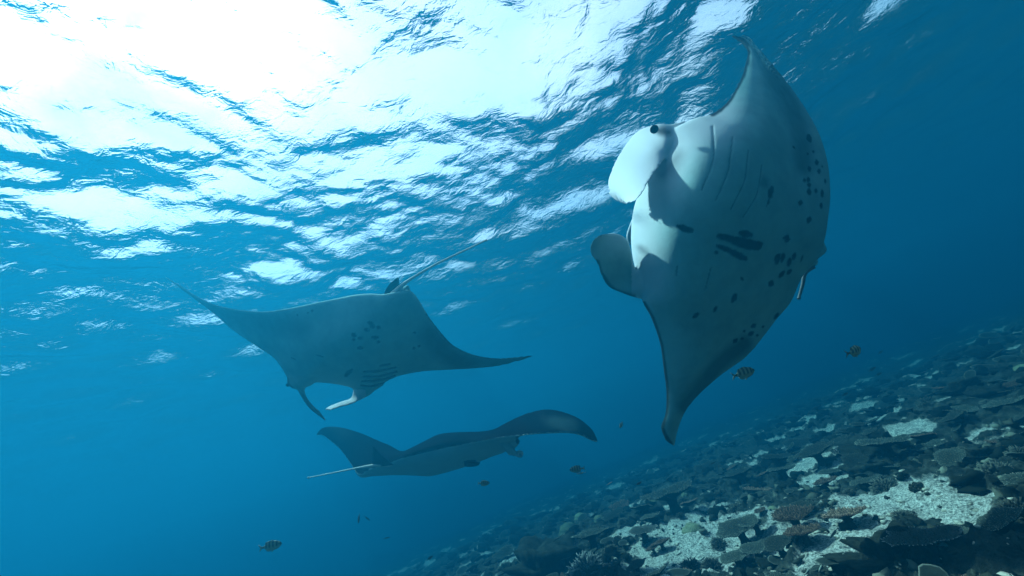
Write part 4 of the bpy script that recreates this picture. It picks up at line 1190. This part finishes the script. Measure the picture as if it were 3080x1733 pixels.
add_fish('stripe', (2542, 1068), (2598, 1046), 2.6, 'plump striped fish with rosy tail swimming above the slope at right', 0.5)
add_fish('plain', (2198, 1134), (2272, 1112), 2.5, 'dark banded fish beside the lower wing of the big manta', 0.15)
add_fish('plain', (781, 1650), (845, 1635), 3.0, 'black and white banded fish low in open water at the left', 0.15)
add_fish('plain', (1436, 1454), (1473, 1453), 3.8, 'small banded fish below the dark backed manta', 0.1)
add_fish('plain', (1760, 1408), (1713, 1414), 3.6, 'banded fish facing left above a slender fish', 0.1)
add_fish('plain', (1872, 1268), (1865, 1288), 4.0, 'tiny banded fish pointing down beside the dark manta wing tip', 0.0)
add_fish('slim', (1763, 1420), (1734, 1427), 3.6, 'slender pale striped fish right under the left facing banded fish')
add_fish('slim', (1824, 1460), (1842, 1449), 3.8, 'slender pale fish over the hazy slope, alone')
add_fish('dark', (1912, 1460), (1930, 1449), 4.2, 'small dark fish over the hazy slope below the big manta wing tip')
add_fish('dark', (1082, 1543), (1077, 1576), 4.2, 'greenish slim fish swimming straight down in open water', 0.3)
add_fish('slimdark', (1094, 1551), (1114, 1567), 4.2, 'slender dark fish slanting down beside the straight diving one')
add_fish('slimdark', (1151, 1621), (1173, 1616), 4.4, 'small slender dark fish alone above the left foot of the reef', 0.3)
add_fish('dark', (2612, 1118), (2634, 1104), 7.5, 'upper one of two blurred dark fish above the far right slope')
add_fish('dark', (2632, 1130), (2653, 1121), 7.5, 'lower one of two blurred dark fish above the far right slope')
add_fish('dark', (2640, 1066), (2656, 1054), 9.0, 'faintest dark fish in the blue right of the plump striped fish')
add_fish('dark', (2532, 1191), (2551, 1181), 7.0, 'faint dark fish just above the crest of the slope')
add_fish('dark', (1283, 1686), (1302, 1672), 5.0, 'small dark fish over the turquoise sand at the left foot of the reef')
add_fish('slimdark', (2022, 1501), (2003, 1494), 4.6, 'slender dark fish above the turquoise patch on the middle slope')
add_fish('slimdark', (2132, 1400), (2154, 1388), 5.4, 'slender dark fish under the pointed lower wing of the big manta')
def sand_fish(kind, tail, nose, label, lift=0.12):
    p, d = on_ground(*[(tail[i] + nose[i]) / 2 for i in (0, 1)])
    add_fish(kind, tail, nose, d - lift * 2.2, label, 0.3)
sand_fish('slimdark', (2587, 1452), (2565, 1487), 'slender dark fish over the blue hollow above the bright sand')
sand_fish('slimdark', (2521, 1586), (2497, 1620), 'slender dark fish just left of the rosy table coral on the sand')
sand_fish('slim', (2546, 1656), (2524, 1688), 'slender striped fish below the shadow of the rosy table coral')
sand_fish('slim', (2478, 1690), (2462, 1724), 'slender fish with a bluish tail near the bottom edge')
sand_fish('slim', (2440, 1707), (2420, 1730), 'thin pale fish at the bottom edge, left of the bluish tailed one')
sand_fish('slim', (2698, 1640), (2680, 1668), 'thin pale fish in front of the black corner rock')
sand_fish('slim', (2125, 1671), (2103, 1689), 'slender fish gliding over the middle of the open sand')
sand_fish('slimdark', (2052, 1660), (2035, 1672), 'small slender fish at the left of the open sand')
sand_fish('slimdark', (1950, 1677), (1928, 1684), 'small dark fish over the white sand strip')
